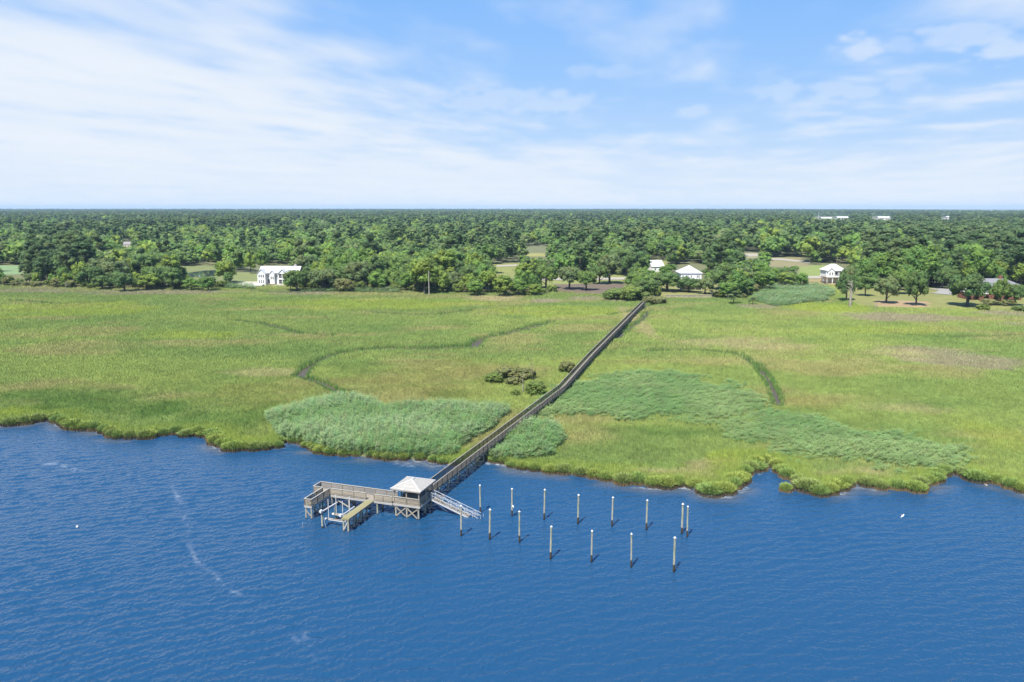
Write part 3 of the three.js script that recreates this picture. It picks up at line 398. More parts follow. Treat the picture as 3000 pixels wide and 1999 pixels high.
{ // boat lift
  const [g, P] = dockThing('boat_lift', -10.3, -4.6); tag(g, 'empty boat lift with white guide poles between two piles and the finger pier', 'boat lift');
  pile(g, P(-11.85, 0, -6.4), PILE_LIFT); pile(g, P(-11.7, 0, -3.1), PILE_LIFT);
  bar(g, 'top_beam', P(-11.85, 2.3, -6.75), P(-11.65, 2.3, -2.7), 0.16, 0.2, WHITE); bar(g, 'top_beam', P(-8.75, 2.14, -6.5), P(-8.75, 2.14, -2.9), 0.14, 0.14, METAL);
  for (const d of [-5.28, -3.45]) { const b = bar(g, 'cradle_beam', P(-12.1, 0.85, d), P(-8.75, 0.85, d), 0.2, 0.2, d < -4 ? WHITE : std([0.6, 0.56, 0.45], 0.7)); bar(g, 'bunk_board', P(-11.7, 0.97, d - 0.03), P(-9.0, 0.97, d - 0.03), 0.22, 0.04, WOOD[2]); }
  const tube = new THREE.CylinderGeometry(0.055, 0.055, 2.85, 10).translate(0, 1.425, 0);
  for (const [a, d] of [[-11.5, -5.28], [-11.4, -3.45], [-9.2, -5.28], [-9.2, -3.45]]) { const o = mesh('guide_pole', tube, WHITE, g); const p = P(a, 0.93, d); o.position.set(...p); }
  const drum = new THREE.CylinderGeometry(0.2, 0.2, 0.34, 14).rotateX(Math.PI / 2); for (const [a, d, y] of [[-11.87, -6.62, 2.5], [-8.78, -6.55, 2.3]]) { const o = mesh('winch_drum', drum, WHITE, g); o.position.set(...P(a, y, d)); }
  bar(g, 'cable', P(-10.9, 0.95, -5.3), P(-8.8, 2.1, -6.1), 0.03, 0.03, std([0.05, 0.05, 0.06], 0.6)); bar(g, 'cable', P(-11.7, 1.6, -6.3), P(-11.4, 0.0, -6.2), 0.04, 0.04, METAL);
  for (const [a, d] of [[-11.8, -5.28], [-11.75, -3.45], [-8.8, -5.28], [-8.8, -3.45]]) bar(g, 'cable', P(a, 0.95, d), P(a, 2.2, d), 0.02, 0.02, METAL);
}
{ // aluminium gangway, its foot under water
  const [g, P] = dockThing('gangway', 0.3, 4.05); tag(g, 'white aluminium gangway sloping from the pavilion down into the river', 'gangway');
  const Y = (a) => 1.95 - 0.345 * (a - 0.25), D0 = 3.55, D1 = 4.6, A1 = 7.55;
  const list = []; for (let a = 0.3; a < A1; a += 0.3) list.push(barGeo(P(a + 0.13, Y(a + 0.13) - 0.02, D0 + 0.06), P(a + 0.13, Y(a + 0.13) - 0.02, D1 - 0.06), 0.28, 0.04)); stuff(mesh('tread_boards', mergeGeometries(list), RAILWOOD[2], g));
  for (const d of [D0, D1]) {
    bar(g, 'side_beam', P(0.25, Y(0.25) - 0.08, d), P(A1, Y(A1) - 0.08, d), 0.07, 0.17, METAL); bar(g, 'hand_rail', P(0.15, Y(0.15) + 1.05, d), P(A1, Y(A1) + 1.05, d), 0.055, 0.055, METAL); bar(g, 'mid_rail', P(0.25, Y(0.25) + 0.62, d), P(A1, Y(A1) + 0.62, d), 0.045, 0.045, METAL);
    for (let i = 0; i <= 6; i++) { const a = 0.35 + i * 1.26; bar(g, 'upright', P(a, Y(a), d), P(a, Y(a) + 1.05, d), 0.05, 0.05, METAL); if (i < 6) { const b = a + 1.26; bar(g, 'truss_strut', P(i % 2 ? a : b, Y(i % 2 ? a : b) + 1.03, d), P(i % 2 ? b : a, Y(i % 2 ? b : a) + 0.02, d), 0.04, 0.04, METAL); } }
    bar(g, 'end_loop', P(0.15, Y(0.15) + 1.05, d), P(-0.02, Y(0) + 0.75, d), 0.055, 0.055, METAL); bar(g, 'end_loop', P(-0.02, Y(0) + 0.76, d), P(0.25, Y(0) - 0.05, d), 0.055, 0.055, METAL);
  }
  bar(g, 'support_pipe', P(0.2, 0.95, 4.85), P(2.6, -0.15, 4.4), 0.12, 0.12, METAL);
}
{ // the long boardwalk over the marsh
  const g = base('boardwalk', [WALK[0][0], 0, WALK[0][1]]); tag(g, 'long railed timber boardwalk crossing the marsh from the wooded shore to the pavilion', 'boardwalk');
  const segs = []; let total = 0; for (let i = 1; i < WALK.length; i++) { const L = Math.hypot(WALK[i][0] - WALK[i - 1][0], WALK[i][1] - WALK[i - 1][1]); segs.push([total, L, i]); total += L; }
  const P = (s, y, off) => { let q = segs[0]; for (const k of segs) if (s >= k[0] - 1e-6) q = k; const [s0, L, i] = q, t = (s - s0) / L, [ax, az] = WALK[i - 1], [bx, bz] = WALK[i], dx = (bx - ax) / L, dz = (bz - az) / L; return [lerp(ax, bx, t) - dz * off - WALK[0][0], y, lerp(az, bz, t) + dx * off - WALK[0][1]]; };
  const step = 1.83, n = Math.floor(total / step), HW = 0.74, NEAR = 29, rest = { rails: [], posts: [], caps: [], piles: [], beams: [] }, boards = [], boards2 = [];
  for (let s = 0; s < n * step; s += 0.155) (Math.floor(s / 0.155) % 2 ? boards : boards2).push(barGeo(P(s + 0.07, DECK - 0.02, -HW + 0.05), P(s + 0.07, DECK - 0.02 + 0.006 * hash(Math.floor(s * 30), 1), HW - 0.05), 0.14, 0.04));
  stuff(mesh('deck_boards', mergeGeometries(boards), WALKDECK[0], g)); stuff(mesh('deck_boards', mergeGeometries(boards2), WALKDECK[1], g));
  for (let i = 0; i < n; i++) {
    const s = i * step, e = s + step;
    for (const o of [-HW, HW]) {
      for (let k = 0; k < 5; k++) { const y = DECK + 0.14 + k * 0.185 + (hash(i, k + 3) - 0.5) * 0.02; i < NEAR ? bar(g, 'rail_board', P(s, y, o * 0.955), P(e, y, o * 0.955), 0.035, 0.105, pick(WALKRAIL)) : rest.rails.push(barGeo(P(s, y, o * 0.955), P(e, y, o * 0.955), 0.035, 0.105)); }
      i < NEAR * 2 ? bar(g, 'post', P(s, DECK - 0.4, o), P(s, DECK + 0.98, o), 0.09, 0.09, POSTWOOD[1]) : rest.posts.push(barGeo(P(s, DECK - 0.4, o), P(s, DECK + 0.98, o), 0.09, 0.09));
      i < NEAR * 2 ? bar(g, 'cap_rail', P(s, DECK + 1.0, o), P(e, DECK + 1.0, o), 0.15, 0.04, WALKCAP) : rest.caps.push(barGeo(P(s, DECK + 1.0, o), P(e, DECK + 1.0, o), 0.17, 0.04));
      i < NEAR * 2 ? bar(g, 'side_beam', P(s, DECK - 0.17, o * 0.9), P(e, DECK - 0.17, o * 0.9), 0.06, 0.24, WOOD[3]) : rest.beams.push(barGeo(P(s, DECK - 0.17, o * 0.9), P(e, DECK - 0.17, o * 0.9), 0.06, 0.24));
      if (i % 2 === 0) { const p = P(s + 0.15, 0, o * 0.92); if (i < 40) pile(g, p); else rest.piles.push(PILE_LOW.clone().translate(p[0], 0, p[2])); }
    }
    if (i % 2 === 0 && i < 24) { brace(g, P(s + 0.32, 1.6, -HW), P(s + 0.32, 0.3, HW), WOOD[0]); brace(g, P(s - 0.02, 1.6, HW), P(s - 0.02, 0.3, -HW), CAPWOOD); brace(g, P(s + 0.4, 1.5, HW + 0.17), P(s + 3.5, 0.35, HW + 0.17), WOOD[2]); bar(g, 'cross_beam', P(s + 0.32, 1.66, -HW - 0.2), P(s + 0.32, 1.66, HW + 0.2), 0.08, 0.2, WOOD[1]); }
  }
  for (const [k, name, m] of [['rails', 'far_rail_boards', WALKRAIL[1]], ['posts', 'far_posts', POSTWOOD[1]], ['caps', 'far_cap_rails', WALKCAP], ['beams', 'far_side_beams', WOOD[3]], ['piles', 'far_piles', PILE]]) stuff(mesh(name, mergeGeometries(rest[k]), m, g));
}
{ // mooring pilings in two rows off the gangway
  const body = pileGeo(0.13, 4.3, -1), cap = new THREE.ConeGeometry(0.165, 0.2, 16).translate(0, 4.4, 0);
  const spots = [[-4.6, -106.2], [0, -104.8], [4.6, -103.8], [9.3, -102.3], [14, -101.4], [18.6, -100.2], [23.2, -98.8], [23.7, -97.8], [-6.9, -98.1], [-3, -97], [1, -96.2], [4.9, -91.3], [10, -90.4], [14.8, -89], [19.8, -87.7]];
  spots.forEach(([x, z], i) => { const g = base('mooring_piling', [x, 0, z], i * 1.7); mesh('pile', body, PILE, g); mesh('cap', cap, WHITE, g); const h = [0.97, 1, 1, 1, 1, 1, 1.01, 0.97, 0.97, 1.01, 1, 1.02, 1, 1.02, 1.02][i]; const wide = 0.9 + 0.25 * hash(i, 21); g.scale.set(wide, h * (0.97 + 0.06 * hash(i, 6)), wide); g.rotation.z = (hash(i, 4) - 0.5) * 0.05; g.rotation.x = (hash(i, 8) - 0.5) * 0.035;
    tag(g, i < 8 ? (i === 6 || i === 7 ? 'one of two close-set mooring pilings ending the row nearer the marsh' : 'white-capped mooring piling in the row nearer the marsh') : 'white-capped mooring piling in the row farther out in the river', 'piling', i === 6 || i === 7 ? 'paired end pilings' : i < 8 ? 'pilings in the marsh side row' : 'pilings in the river side row'); });
  const s = base('stake', [at(888, 1549)[0], 0, at(888, 1549)[2]]); tag(s, 'thin dark stake sticking out of the river near the boat lift', 'stake'); mesh('rod', new THREE.CylinderGeometry(0.03, 0.045, 1.4, 8).translate(0, 0.1, 0), BEAMWOOD[0], s).rotation.z = 0.06; mesh('tip', new THREE.SphereGeometry(0.05, 8, 6).translate(-0.05, 0.82, 0), WHITE, s);
}
{ // gulls, a float and driftwood
  function gull(p, turn, bank, label) {
    const b = new THREE.SphereGeometry(0.5, 14, 10), t = b.attributes.position; for (let i = 0; i < t.count; i++) { const x = t.getX(i), k = x < 0 ? 1 - 0.55 * (-2 * x) ** 1.5 : 1 - 0.25 * (2 * x) ** 3; t.setXYZ(i, x * 0.5, t.getY(i) * 0.15 * k + (x > 0.35 ? 0.015 : 0), t.getZ(i) * 0.17 * k); }
    const wing = (s) => { const v = [], L = [[0.09, 0.08, 0.02, -0.1], [0.32, 0.12, 0.1, -0.11], [0.62, 0.02, 0.08, -0.12]], tip = [0.78, -0.16, -0.02]; const q = (i) => [[L[i][1], L[i][2], s * L[i][0]], [L[i][3], L[i][2] - 0.01, s * L[i][0]]]; for (let i = 0; i < 2; i++) { const [a, c] = q(i), [e, f] = q(i + 1); v.push(...a, ...c, ...f, ...a, ...f, ...e); } const [a, c] = q(2); v.push(...a, ...c, tip[1], tip[2], s * tip[0]); return geometry(v); };
    const g = base('gull', p, turn); g.rotation.x = bank; const feather = std([0.8, 0.8, 0.8], 0.8, { side: THREE.DoubleSide }); b.computeVertexNormals(); mesh('body', b, feather, g); for (const s of [-1, 1]) mesh('wing', wing(s), feather, g); mesh('bill', new THREE.ConeGeometry(0.016, 0.07, 8).rotateZ(-Math.PI / 2).translate(0.28, 0.01, 0), std([0.6, 0.35, 0.05], 0.6), g); mesh('tail', geometry([-0.2, 0, 0.03, -0.2, 0, -0.03, -0.36, 0.01, -0.07, -0.2, 0, 0.03, -0.36, 0.01, -0.07, -0.36, 0.01, 0.07]), feather, g); g.scale.setScalar(0.5); tag(g, label, 'bird'); }
  gull([0.15, 1.75, -104.3], 0.2, 0.1, 'white gull gliding low past a piling of the marsh side row'); gull(at(2645, 1512, 5), -0.9, 0.6, 'white gull banking over open river off the right-hand marsh shore');
  const f = at(226, 1545), b = mesh('float', new THREE.LatheGeometry([[0, -0.15], [0.12, -0.12], [0.19, 0], [0.16, 0.13], [0.06, 0.2], [0.05, 0.28], [0, 0.29]].map(([x, y]) => new THREE.Vector2(x, y)), 14), WHITE); b.position.set(f[0], 0.02, f[2]); tag(b, 'small white float bobbing alone on the open river', 'float');
  const a = at(2858, 1384, 0.5), c = at(2896, 1428, -0.1), l = base('driftwood', [a[0], 0.5, a[2]]); tag(l, 'bleached driftwood timber leaning from the grass bank into the water', 'driftwood'); const q = [c[0] - a[0], -0.65, c[2] - a[2]]; bar(l, 'timber', [-0.3, 0.25, -0.6], q, 0.3, 0.14, WOOD[0]); bar(l, 'broken_board', [0, 0.3, -0.5], [0.5, 0.25, 0.5], 0.16, 0.05, WOOD[2]);
}
console.log('dock');
// ------------------------------------------------------------------ houses and yards
const SIDING = std([0.62, 0.62, 0.61], 0.75), ROOFW = std([0.5, 0.51, 0.53], 0.5), PANE = new THREE.MeshPhysicalMaterial({ color: lin(0.02, 0.025, 0.03), roughness: 0.08 }), TRIM = std([0.66, 0.66, 0.65], 0.6), SCREEN = std([0.035, 0.04, 0.045], 0.6), TIMBER = std([0.30, 0.20, 0.11], 0.85, { map: woodTex }), BRICK = std([0.25, 0.11, 0.08], 0.9, { map: texture(128, 128, (u, v, i, j) => { const r = Math.floor(j / 8), m = j % 8 < 1 || (i + (r % 2) * 10) % 20 < 1, n = 0.8 + 0.4 * (hash(Math.floor((i + (r % 2) * 10) / 20), r) - 0.5); return m ? [0.8, 0.78, 0.74] : [n, n * 0.95, n * 0.92].map(clamp01); }) });
function wallGeo(x0, x1, y0, y1, z0, z1) { return boxGeo(x0, x1, y0, y1, z0, z1); }
function gableWall(x0, x1, y, peak, z, t) { const s = new THREE.Shape([new THREE.Vector2(x0, y), new THREE.Vector2(x1, y), new THREE.Vector2((x0 + x1) / 2, peak)]); return new THREE.ExtrudeGeometry(s, { depth: t, bevelEnabled: false }).translate(0, 0, z - t); }
function slab(pts, t = 0.16) {   // a thick sheet over a polygon given from above, counter-clockwise
  const v = [], tri = (a, b, c) => v.push(...a, ...b, ...c), lo = pts.map(([x, y, z]) => [x, y - t, z]);
  for (let i = 1; i < pts.length - 1; i++) { tri(pts[0], pts[i], pts[i + 1]); tri(lo[0], lo[i + 1], lo[i]); }
  for (let i = 0; i < pts.length; i++) { const j = (i + 1) % pts.length; tri(pts[i], lo[i], lo[j]); tri(pts[i], lo[j], pts[j]); }
  const g = geometry(v); g.computeVertexNormals(); return g;
}
const crossGable = (x0, x1, y, peak, zf, zb, o = 0.35) => { const m = (x0 + x1) / 2, s = (peak - y) / (m - x0), e = y - o * s; return [slab([[x0 - o, e + 0.14, zf + o], [m, peak + 0.14, zf + o], [m, peak + 0.14, zb], [x0 - o, e + 0.14, zb]]), slab([[m, peak + 0.14, zf + o], [x1 + o, e + 0.14, zf + o], [x1 + o, e + 0.14, zb], [m, peak + 0.14, zb]])]; };
function hipRoof(x0, x1, zf, zb, y, top, o = 0.5) { const m = (zf + zb) / 2, in_ = Math.min((x1 - x0) / 2 - 0.01, (zf - zb) / 2), a = [x0 - o, y, zf + o], b = [x1 + o, y, zf + o], c = [x1 + o, y, zb - o], d = [x0 - o, y, zb - o], p = [x0 + in_, top, m], q = [x1 - in_, top, m]; return [slab([a, b, q, p]), slab([b, c, q]), slab([c, d, p, q]), slab([d, a, p])]; }
function windowAt(parent, x, y, z, w, h) { const g = new THREE.Group(); g.name = 'window'; parent.add(g); mesh('pane', boxGeo(x - w / 2, x + w / 2, y, y + h, z - 0.02, z + 0.03), PANE, g); mesh('frame', mergeGeometries([boxGeo(x - w / 2 - 0.1, x - w / 2, y - 0.1, y + h + 0.1, z - 0.02, z + 0.07), boxGeo(x + w / 2, x + w / 2 + 0.1, y - 0.1, y + h + 0.1, z - 0.02, z + 0.07), boxGeo(x - w / 2, x + w / 2, y + h, y + h + 0.1, z - 0.02, z + 0.07), boxGeo(x - w / 2, x + w / 2, y - 0.1, y, z - 0.02, z + 0.07), boxGeo(x - w / 2, x + w / 2, y + h * 0.48, y + h * 0.54, z - 0.02, z + 0.05)]), TRIM, g); return g; }
const BUILT = [];   // ground taken up by buildings, so that no tree grows there
function house(name, px, py, turn, label, r = 14) { const p = at(px, py, 1.7); const g = base(name, p, turn); tag(g, label, 'house'); BUILT.push([p[0], p[2], r]); return g; }
{ // three-gabled white house
  const g = house('white_house', 755, 834, 0, 'large white two-storey house with three front gables and pale metal roof', 4);
  BUILT.push([at(755, 834, 1.7)[0] + 10, at(755, 834, 1.7)[2] - 7, 15]);
  mesh('wall', wallGeo(0.2, 22, -0.5, 6.3, -13, -3.2), SIDING, g); mesh('wall', wallGeo(0, 4.3, -0.5, 6.25, -3.25, 0), SIDING, g); mesh('wall', wallGeo(6.4, 8.9, -0.5, 6.2, -3.25, -1.5), SIDING, g);
  mesh('gable', gableWall(0, 4.3, 6.25, 8.5, 0, 0.2), SIDING, g); mesh('gable', gableWall(6.4, 8.9, 6.2, 7.6, -1.5, 0.2), SIDING, g); mesh('gable', gableWall(11.5, 15.8, 6.25, 8.4, 0, 0.2), SIDING, g);
  for (const q of [...crossGable(0, 4.3, 6.25, 8.5, 0, -8), ...crossGable(6.4, 8.9, 6.2, 7.6, -1.5, -6), ...crossGable(11.5, 15.8, 6.25, 8.4, 0, -8)]) mesh('gable_roof', q, ROOFW, g);
  mesh('main_roof', slab([[-0.3, 6.25, -2.8], [22.4, 6.25, -2.8], [22.4, 9.6, -8.1], [-0.3, 9.6, -8.1]]), ROOFW, g); mesh('main_roof', slab([[22.4, 6.25, -13.4], [-0.3, 6.25, -13.4], [-0.3, 9.6, -8.1], [22.4, 9.6, -8.1]]), ROOFW, g);
  mesh('gable', new THREE.ExtrudeGeometry(new THREE.Shape([new THREE.Vector2(2.8, 6.3), new THREE.Vector2(13.2, 6.3), new THREE.Vector2(8.1, 9.4)]), { depth: 0.2, bevelEnabled: false }).rotateY(Math.PI / 2).translate(0.05, 0, 0), SIDING, g);
  for (const y of [0.9, 4.0]) for (const x of [1.0, 2.15, 3.3]) windowAt(g, x, y, 0, 0.62, 1.5); for (const x of [7.1, 8.2]) windowAt(g, x, 2.9, -1.5, 0.55, 1.4);
  windowAt(g, 5.3, 3.9, -3.2, 0.7, 1.6); windowAt(g, 5.3, 0.7, -3.2, 0.9, 1.9); windowAt(g, 9.9, 3.9, -3.2, 0.7, 1.5); windowAt(g, 18, 3.9, -3.2, 0.8, 1.5); windowAt(g, 18, 0.9, -3.2, 0.8, 1.5);
  const porch = new THREE.Group(); porch.name = 'screened_porch'; g.add(porch);
  mesh('screen', wallGeo(11.6, 15.7, 0.4, 2.7, -3.1, -0.3), SCREEN, porch); mesh('screen', wallGeo(11.6, 15.7, 3.6, 5.9, -3.1, -0.3), SCREEN, porch); mesh('floor_band', wallGeo(11.5, 15.8, 2.7, 3.6, -3.15, 0), SIDING, porch); mesh('floor_band', wallGeo(11.5, 15.8, -0.4, 0.4, -3.15, 0), SIDING, porch); mesh('header', wallGeo(11.5, 15.8, 5.9, 6.25, -3.15, 0), SIDING, porch);
  for (const x of [11.5, 13.5, 15.5]) for (const y of [0.4, 3.6]) mesh('porch_post', boxGeo(x, x + 0.3, y, y + 2.3, -0.3, -0.02), TRIM, porch);
  for (const y of [1.4, 4.6]) mesh('porch_rail', boxGeo(11.8, 15.5, y, y + 0.1, -0.2, -0.12), TRIM, porch);
  mesh('terrace', boxGeo(-7, 3.8, -0.4, 0.35, 0.4, 4.5), std([0.5, 0.48, 0.44], 0.9), g); mesh('terrace_rail', boxGeo(-7, 3.8, 0.75, 0.85, 4.3, 4.42), TRIM, g); for (let x = -7; x <= 3.6; x += 1.75) mesh('rail_post', boxGeo(x, x + 0.1, 0.35, 0.75, 4.3, 4.42), TRIM, g);
  mesh('step', boxGeo(5, 9, -0.4, 0.1, -1.4, 0.6), TIMBER, g); mesh('chimney', boxGeo(18, 19.2, 8, 10.6, -10.5, -9.4), std([0.35, 0.3, 0.27], 0.9), g);
}
{ // hip-roofed white house behind oaks
  const g = house('hip_roof_house', 1993, 848, 0, 'tall white house with pyramid-like metal hip roof rising behind oaks', 4); BUILT.push([at(1993, 848, 1.7)[0] + 5.5, at(1993, 848, 1.7)[2] - 6, 9]);
  mesh('wall', wallGeo(0, 10.8, -0.5, 8.4, -11, 0), SIDING, g); for (const q of hipRoof(0, 10.8, 0, -11, 8.5, 12.2, 0.5)) mesh('roof_slope', q, ROOFW, g);
  for (const x of [1.2, 3.0, 5.5, 8.6, 9.5]) { windowAt(g, x, 6.1, 0, 0.6, 1.2); windowAt(g, x, 2.6, 0, 0.7, 1.5); } mesh('porch_floor', boxGeo(0, 10.8, 1.6, 1.8, 0.1, 2.6), TIMBER, g); for (const x of [0.1, 3.6, 7.1, 10.5]) mesh('porch_post', boxGeo(x, x + 0.2, -0.4, 4.4, 2.35, 2.55), TRIM, g); mesh('porch_roof', slab([[-0.3, 4.5, 2.9], [11.1, 4.5, 2.9], [11.1, 5.0, 0.05], [-0.3, 5.0, 0.05]]), ROOFW, g);
  const s = house('white_shed', 1910, 797, 0.25, 'small white gabled outbuilding with pale roof beyond the hip-roofed house', 7); mesh('wall', wallGeo(0, 7.5, -0.5, 3.2, -9, 0), SIDING, s);
  const gf = (x) => new THREE.ExtrudeGeometry(new THREE.Shape([new THREE.Vector2(0, 3.2), new THREE.Vector2(9, 3.2), new THREE.Vector2(4.5, 6.2)]), { depth: 0.2, bevelEnabled: false }).rotateY(Math.PI / 2).translate(x, 0, 0); mesh('gable', gf(0), SIDING, s); mesh('gable', gf(7.3), SIDING, s); mesh('roof_slope', slab([[-0.4, 3.1, 0.4], [7.9, 3.1, 0.4], [7.9, 6.4, -4.5], [-0.4, 6.4, -4.5]]), ROOFW, s); mesh('roof_slope', slab([[7.9, 3.1, -9.4], [-0.4, 3.1, -9.4], [-0.4, 6.4, -4.5], [7.9, 6.4, -4.5]]), ROOFW, s); windowAt(s, 2, 1, 0, 0.8, 1.2); windowAt(s, 5.2, 1, 0, 0.8, 1.2);
  s.scale.setScalar(1.15);
}
{ // raised house on posts
  const g = house('raised_house', 2421, 831, 0, 'small white house raised on tall posts with timber stairs and grey-white hip roof', 4); BUILT.push([at(2421, 831, 1.7)[0] + 6, at(2421, 831, 1.7)[2] - 5, 9]);
  mesh('floor', boxGeo(-0.2, 11, 3.5, 3.85, -9.5, 0.3), TRIM, g); mesh('wall', wallGeo(0, 10.6, 3.85, 7.3, -9.3, -1.4), SIDING, g); mesh('wall', wallGeo(0.6, 4.4, 3.85, 7.0, -1.45, -0.1), SIDING, g); mesh('under_storey', wallGeo(1.2, 9.6, -0.5, 3.5, -9, -3), SIDING, g);
  for (const q of hipRoof(0, 10.6, -1.4, -9.3, 7.35, 10.6, 0.6)) mesh('roof_slope', q, ROOFW, g); mesh('gable', gableWall(0.6, 4.4, 7.0, 8.7, -0.1, 0.2), SIDING, g); for (const q of crossGable(0.6, 4.4, 7.0, 8.7, -0.1, -5.4)) mesh('gable_roof', q, ROOFW, g);
  for (const x of [0.2, 3.3, 6.6, 10.2]) for (const z of [-0.1, -4.5]) mesh('post', boxGeo(x, x + 0.35, -0.6, 3.5, z - 0.35, z), TRIM, g); mesh('porch_post', boxGeo(6.7, 6.95, 3.85, 7.2, -0.3, -0.05), TRIM, g); mesh('porch_post', boxGeo(10.3, 10.55, 3.85, 7.2, -0.3, -0.05), TRIM, g); mesh('porch_rail', boxGeo(4.5, 10.5, 4.75, 4.85, -0.2, -0.1), TRIM, g); mesh('porch_roof', slab([[4.4, 7.2, 0.4], [11, 7.2, 0.4], [11, 7.5, -1.4], [4.4, 7.5, -1.4]]), ROOFW, g);
  windowAt(g, 1.8, 4.7, -0.1, 0.6, 1.5); windowAt(g, 3.2, 4.7, -0.1, 0.6, 1.5); windowAt(g, 6, 4.7, -1.4, 0.9, 1.6); windowAt(g, 8.6, 4.7, -1.4, 0.9, 1.6);
  const st = new THREE.Group(); st.name = 'stairs'; g.add(st); for (let i = 0; i < 10; i++) mesh('tread', boxGeo(-1.6, -0.3, 0.1 + i * 0.37, 0.2 + i * 0.37, 2.6 - i * 0.36, 3.0 - i * 0.36), TIMBER, st); for (const x of [-1.7, -0.25]) bar(st, 'hand_rail', [x, 1.1, 3.1], [x, 4.7, -0.6], 0.07, 0.1, TIMBER); mesh('landing', boxGeo(-2.6, -0.2, 3.55, 3.75, -3, -0.7), TIMBER, st); for (const x of [-2.5, -0.5]) mesh('landing_post', boxGeo(x, x + 0.18, -0.4, 4.7, -0.95, -0.75), TIMBER, st);
}
{ // brick and white house at the lawn's edge
  const g = house('brick_house', 2846, 880, 0, 'white house over a brick arcade half hidden by lawn oaks', 5); for (const k of [4, 12, 20]) BUILT.push([at(2846, 880, 1.7)[0] + k, at(2846, 880, 1.7)[2] - 5, 7]);
  const W = 23; mesh('upper_wall', wallGeo(0, W, 3.1, 6.6, -11, -2.6), SIDING, g); mesh('back_wall', wallGeo(0, W, -0.5, 3.1, -11, -2.8), BRICK, g);
  for (let i = 0; i < 5; i++) { const x = i * 4.6, s = new THREE.Shape([new THREE.Vector2(x, -0.5), new THREE.Vector2(x + 4.6, -0.5), new THREE.Vector2(x + 4.6, 2.9), new THREE.Vector2(x, 2.9)]), h = new THREE.Path(); h.moveTo(x + 1, -0.4); h.lineTo(x + 3.6, -0.4); h.lineTo(x + 3.6, 1.2); h.absarc(x + 2.3, 1.2, 1.3, 0, Math.PI, false); h.lineTo(x + 1, -0.4); s.holes.push(h); mesh('brick_arch', new THREE.ExtrudeGeometry(s, { depth: 0.4, bevelEnabled: false, curveSegments: 10 }).translate(0, 0, -0.4), BRICK, g); }
  mesh('balcony_floor', boxGeo(-0.3, W + 0.3, 2.9, 3.12, -2.6, 0.2), TRIM, g); mesh('balcony_rail', boxGeo(0, W, 3.95, 4.05, -0.1, 0), TRIM, g); for (let i = 0; i <= 5; i++) mesh('column', new THREE.CylinderGeometry(0.17, 0.19, 3.5, 12).translate(0.3 + i * 4.5, 4.85, -0.2), TRIM, g); for (let i = 0; i < 46; i++) mesh('baluster', boxGeo(0.25 + i * 0.5, 0.31 + i * 0.5, 3.12, 3.95, -0.09, -0.03), TRIM, g);
  for (let i = 0; i < 5; i++) windowAt(g, 2.5 + i * 4.5, 3.8, -2.6, 1.2, 2.0); for (const q of hipRoof(0, W, 0.2, -11, 6.6, 9.6, 0.4)) mesh('roof_slope', q, std([0.16, 0.16, 0.17], 0.85), g); mesh('chimney', boxGeo(15, 16.4, 8, 11, -6, -5), BRICK, g);
}
{ // timber bulkhead, garden ramp, roads, pond
  const b = base('bulkhead', at(1950, 873, 1.2)); tag(b, 'low grey timber bulkhead holding the yard at the end of the boardwalk', 'retaining wall'); const q = at(2092, 873, 1.2), L = q[0] - at(1950, 873, 1.2)[0]; for (let i = 0; i < L / 1.2; i++) bar(b, 'plank', [i * 1.2 + 0.02, 0.6, 0], [i * 1.2 + 1.18, 0.6, 0], 0.1, 1.3, pick(WOOD)); bar(b, 'cap', [0, 1.3, 0], [L, 1.3, 0], 0.3, 0.08, CAPWOOD);
  const r = base('garden_ramp', at(2106, 869, 1.3)); tag(r, 'short pale timber ramp climbing the bank beside a grey bush', 'ramp'); const e = at(2083, 851, 3.2), o = at(2106, 869, 1.3), d = [e[0] - o[0], 1.9, e[2] - o[2]]; bar(r, 'ramp_deck', [0, 0, 0], d, 1.6, 0.12, WOOD[2]); for (const s of [-0.8, 0.8]) { bar(r, 'hand_rail', [s, 1, 0], [d[0] + s, d[1] + 1, d[2]], 0.08, 0.1, CAPWOOD); for (const t of [0, 0.33, 0.66, 1]) bar(r, 'post', [d[0] * t + s, d[1] * t - (t ? d[1] * t + 0.3 : 0.2), d[2] * t], [d[0] * t + s, d[1] * t + 1, d[2] * t], 0.08, 0.08, WOOD[1]); }
  const flat = (name, pts, y, m) => { const s = poly(pts, y, 1), g = new THREE.ShapeGeometry(new THREE.Shape(s.map(([x, z]) => new THREE.Vector2(x, -z)))).rotateX(-Math.PI / 2).translate(0, y, 0); return structure(name, g, m); };
  const tarmac = std([0.22, 0.215, 0.20], 0.95), sand = std([0.27, 0.25, 0.2], 0.95);
  flat('driveway', [[2722, 858], [2740, 857], [2752, 850], [2728, 848], [2724, 846], [2760, 845], [2800, 846], [2835, 852], [2830, 858], [2790, 864], [2760, 862]], 1.86, tarmac); flat('road', [[1455, 777], [1530, 774], [1530, 779], [1455, 782]], 1.86, sand); flat('road', [[1560, 815], [1850, 812], [1850, 819], [1560, 822]], 1.86, sand); flat('road', [[2255, 756], [2300, 758], [2375, 767], [2372, 772], [2296, 763], [2255, 761]], 1.86, sand); flat('road', [[2125, 744], [2220, 743], [2220, 751], [2125, 752]], 1.86, sand); flat('driveway', [[2325, 810], [2425, 808], [2428, 815], [2325, 817]], 1.86, sand);
  flat('pond', [[545, 800], [600, 793], [640, 791], [660, 796], [640, 806], [600, 812], [555, 812]], 1.88, new THREE.MeshPhysicalMaterial({ color: lin(0.03, 0.045, 0.06), roughness: 0.05, ior: 1.333 }));
}
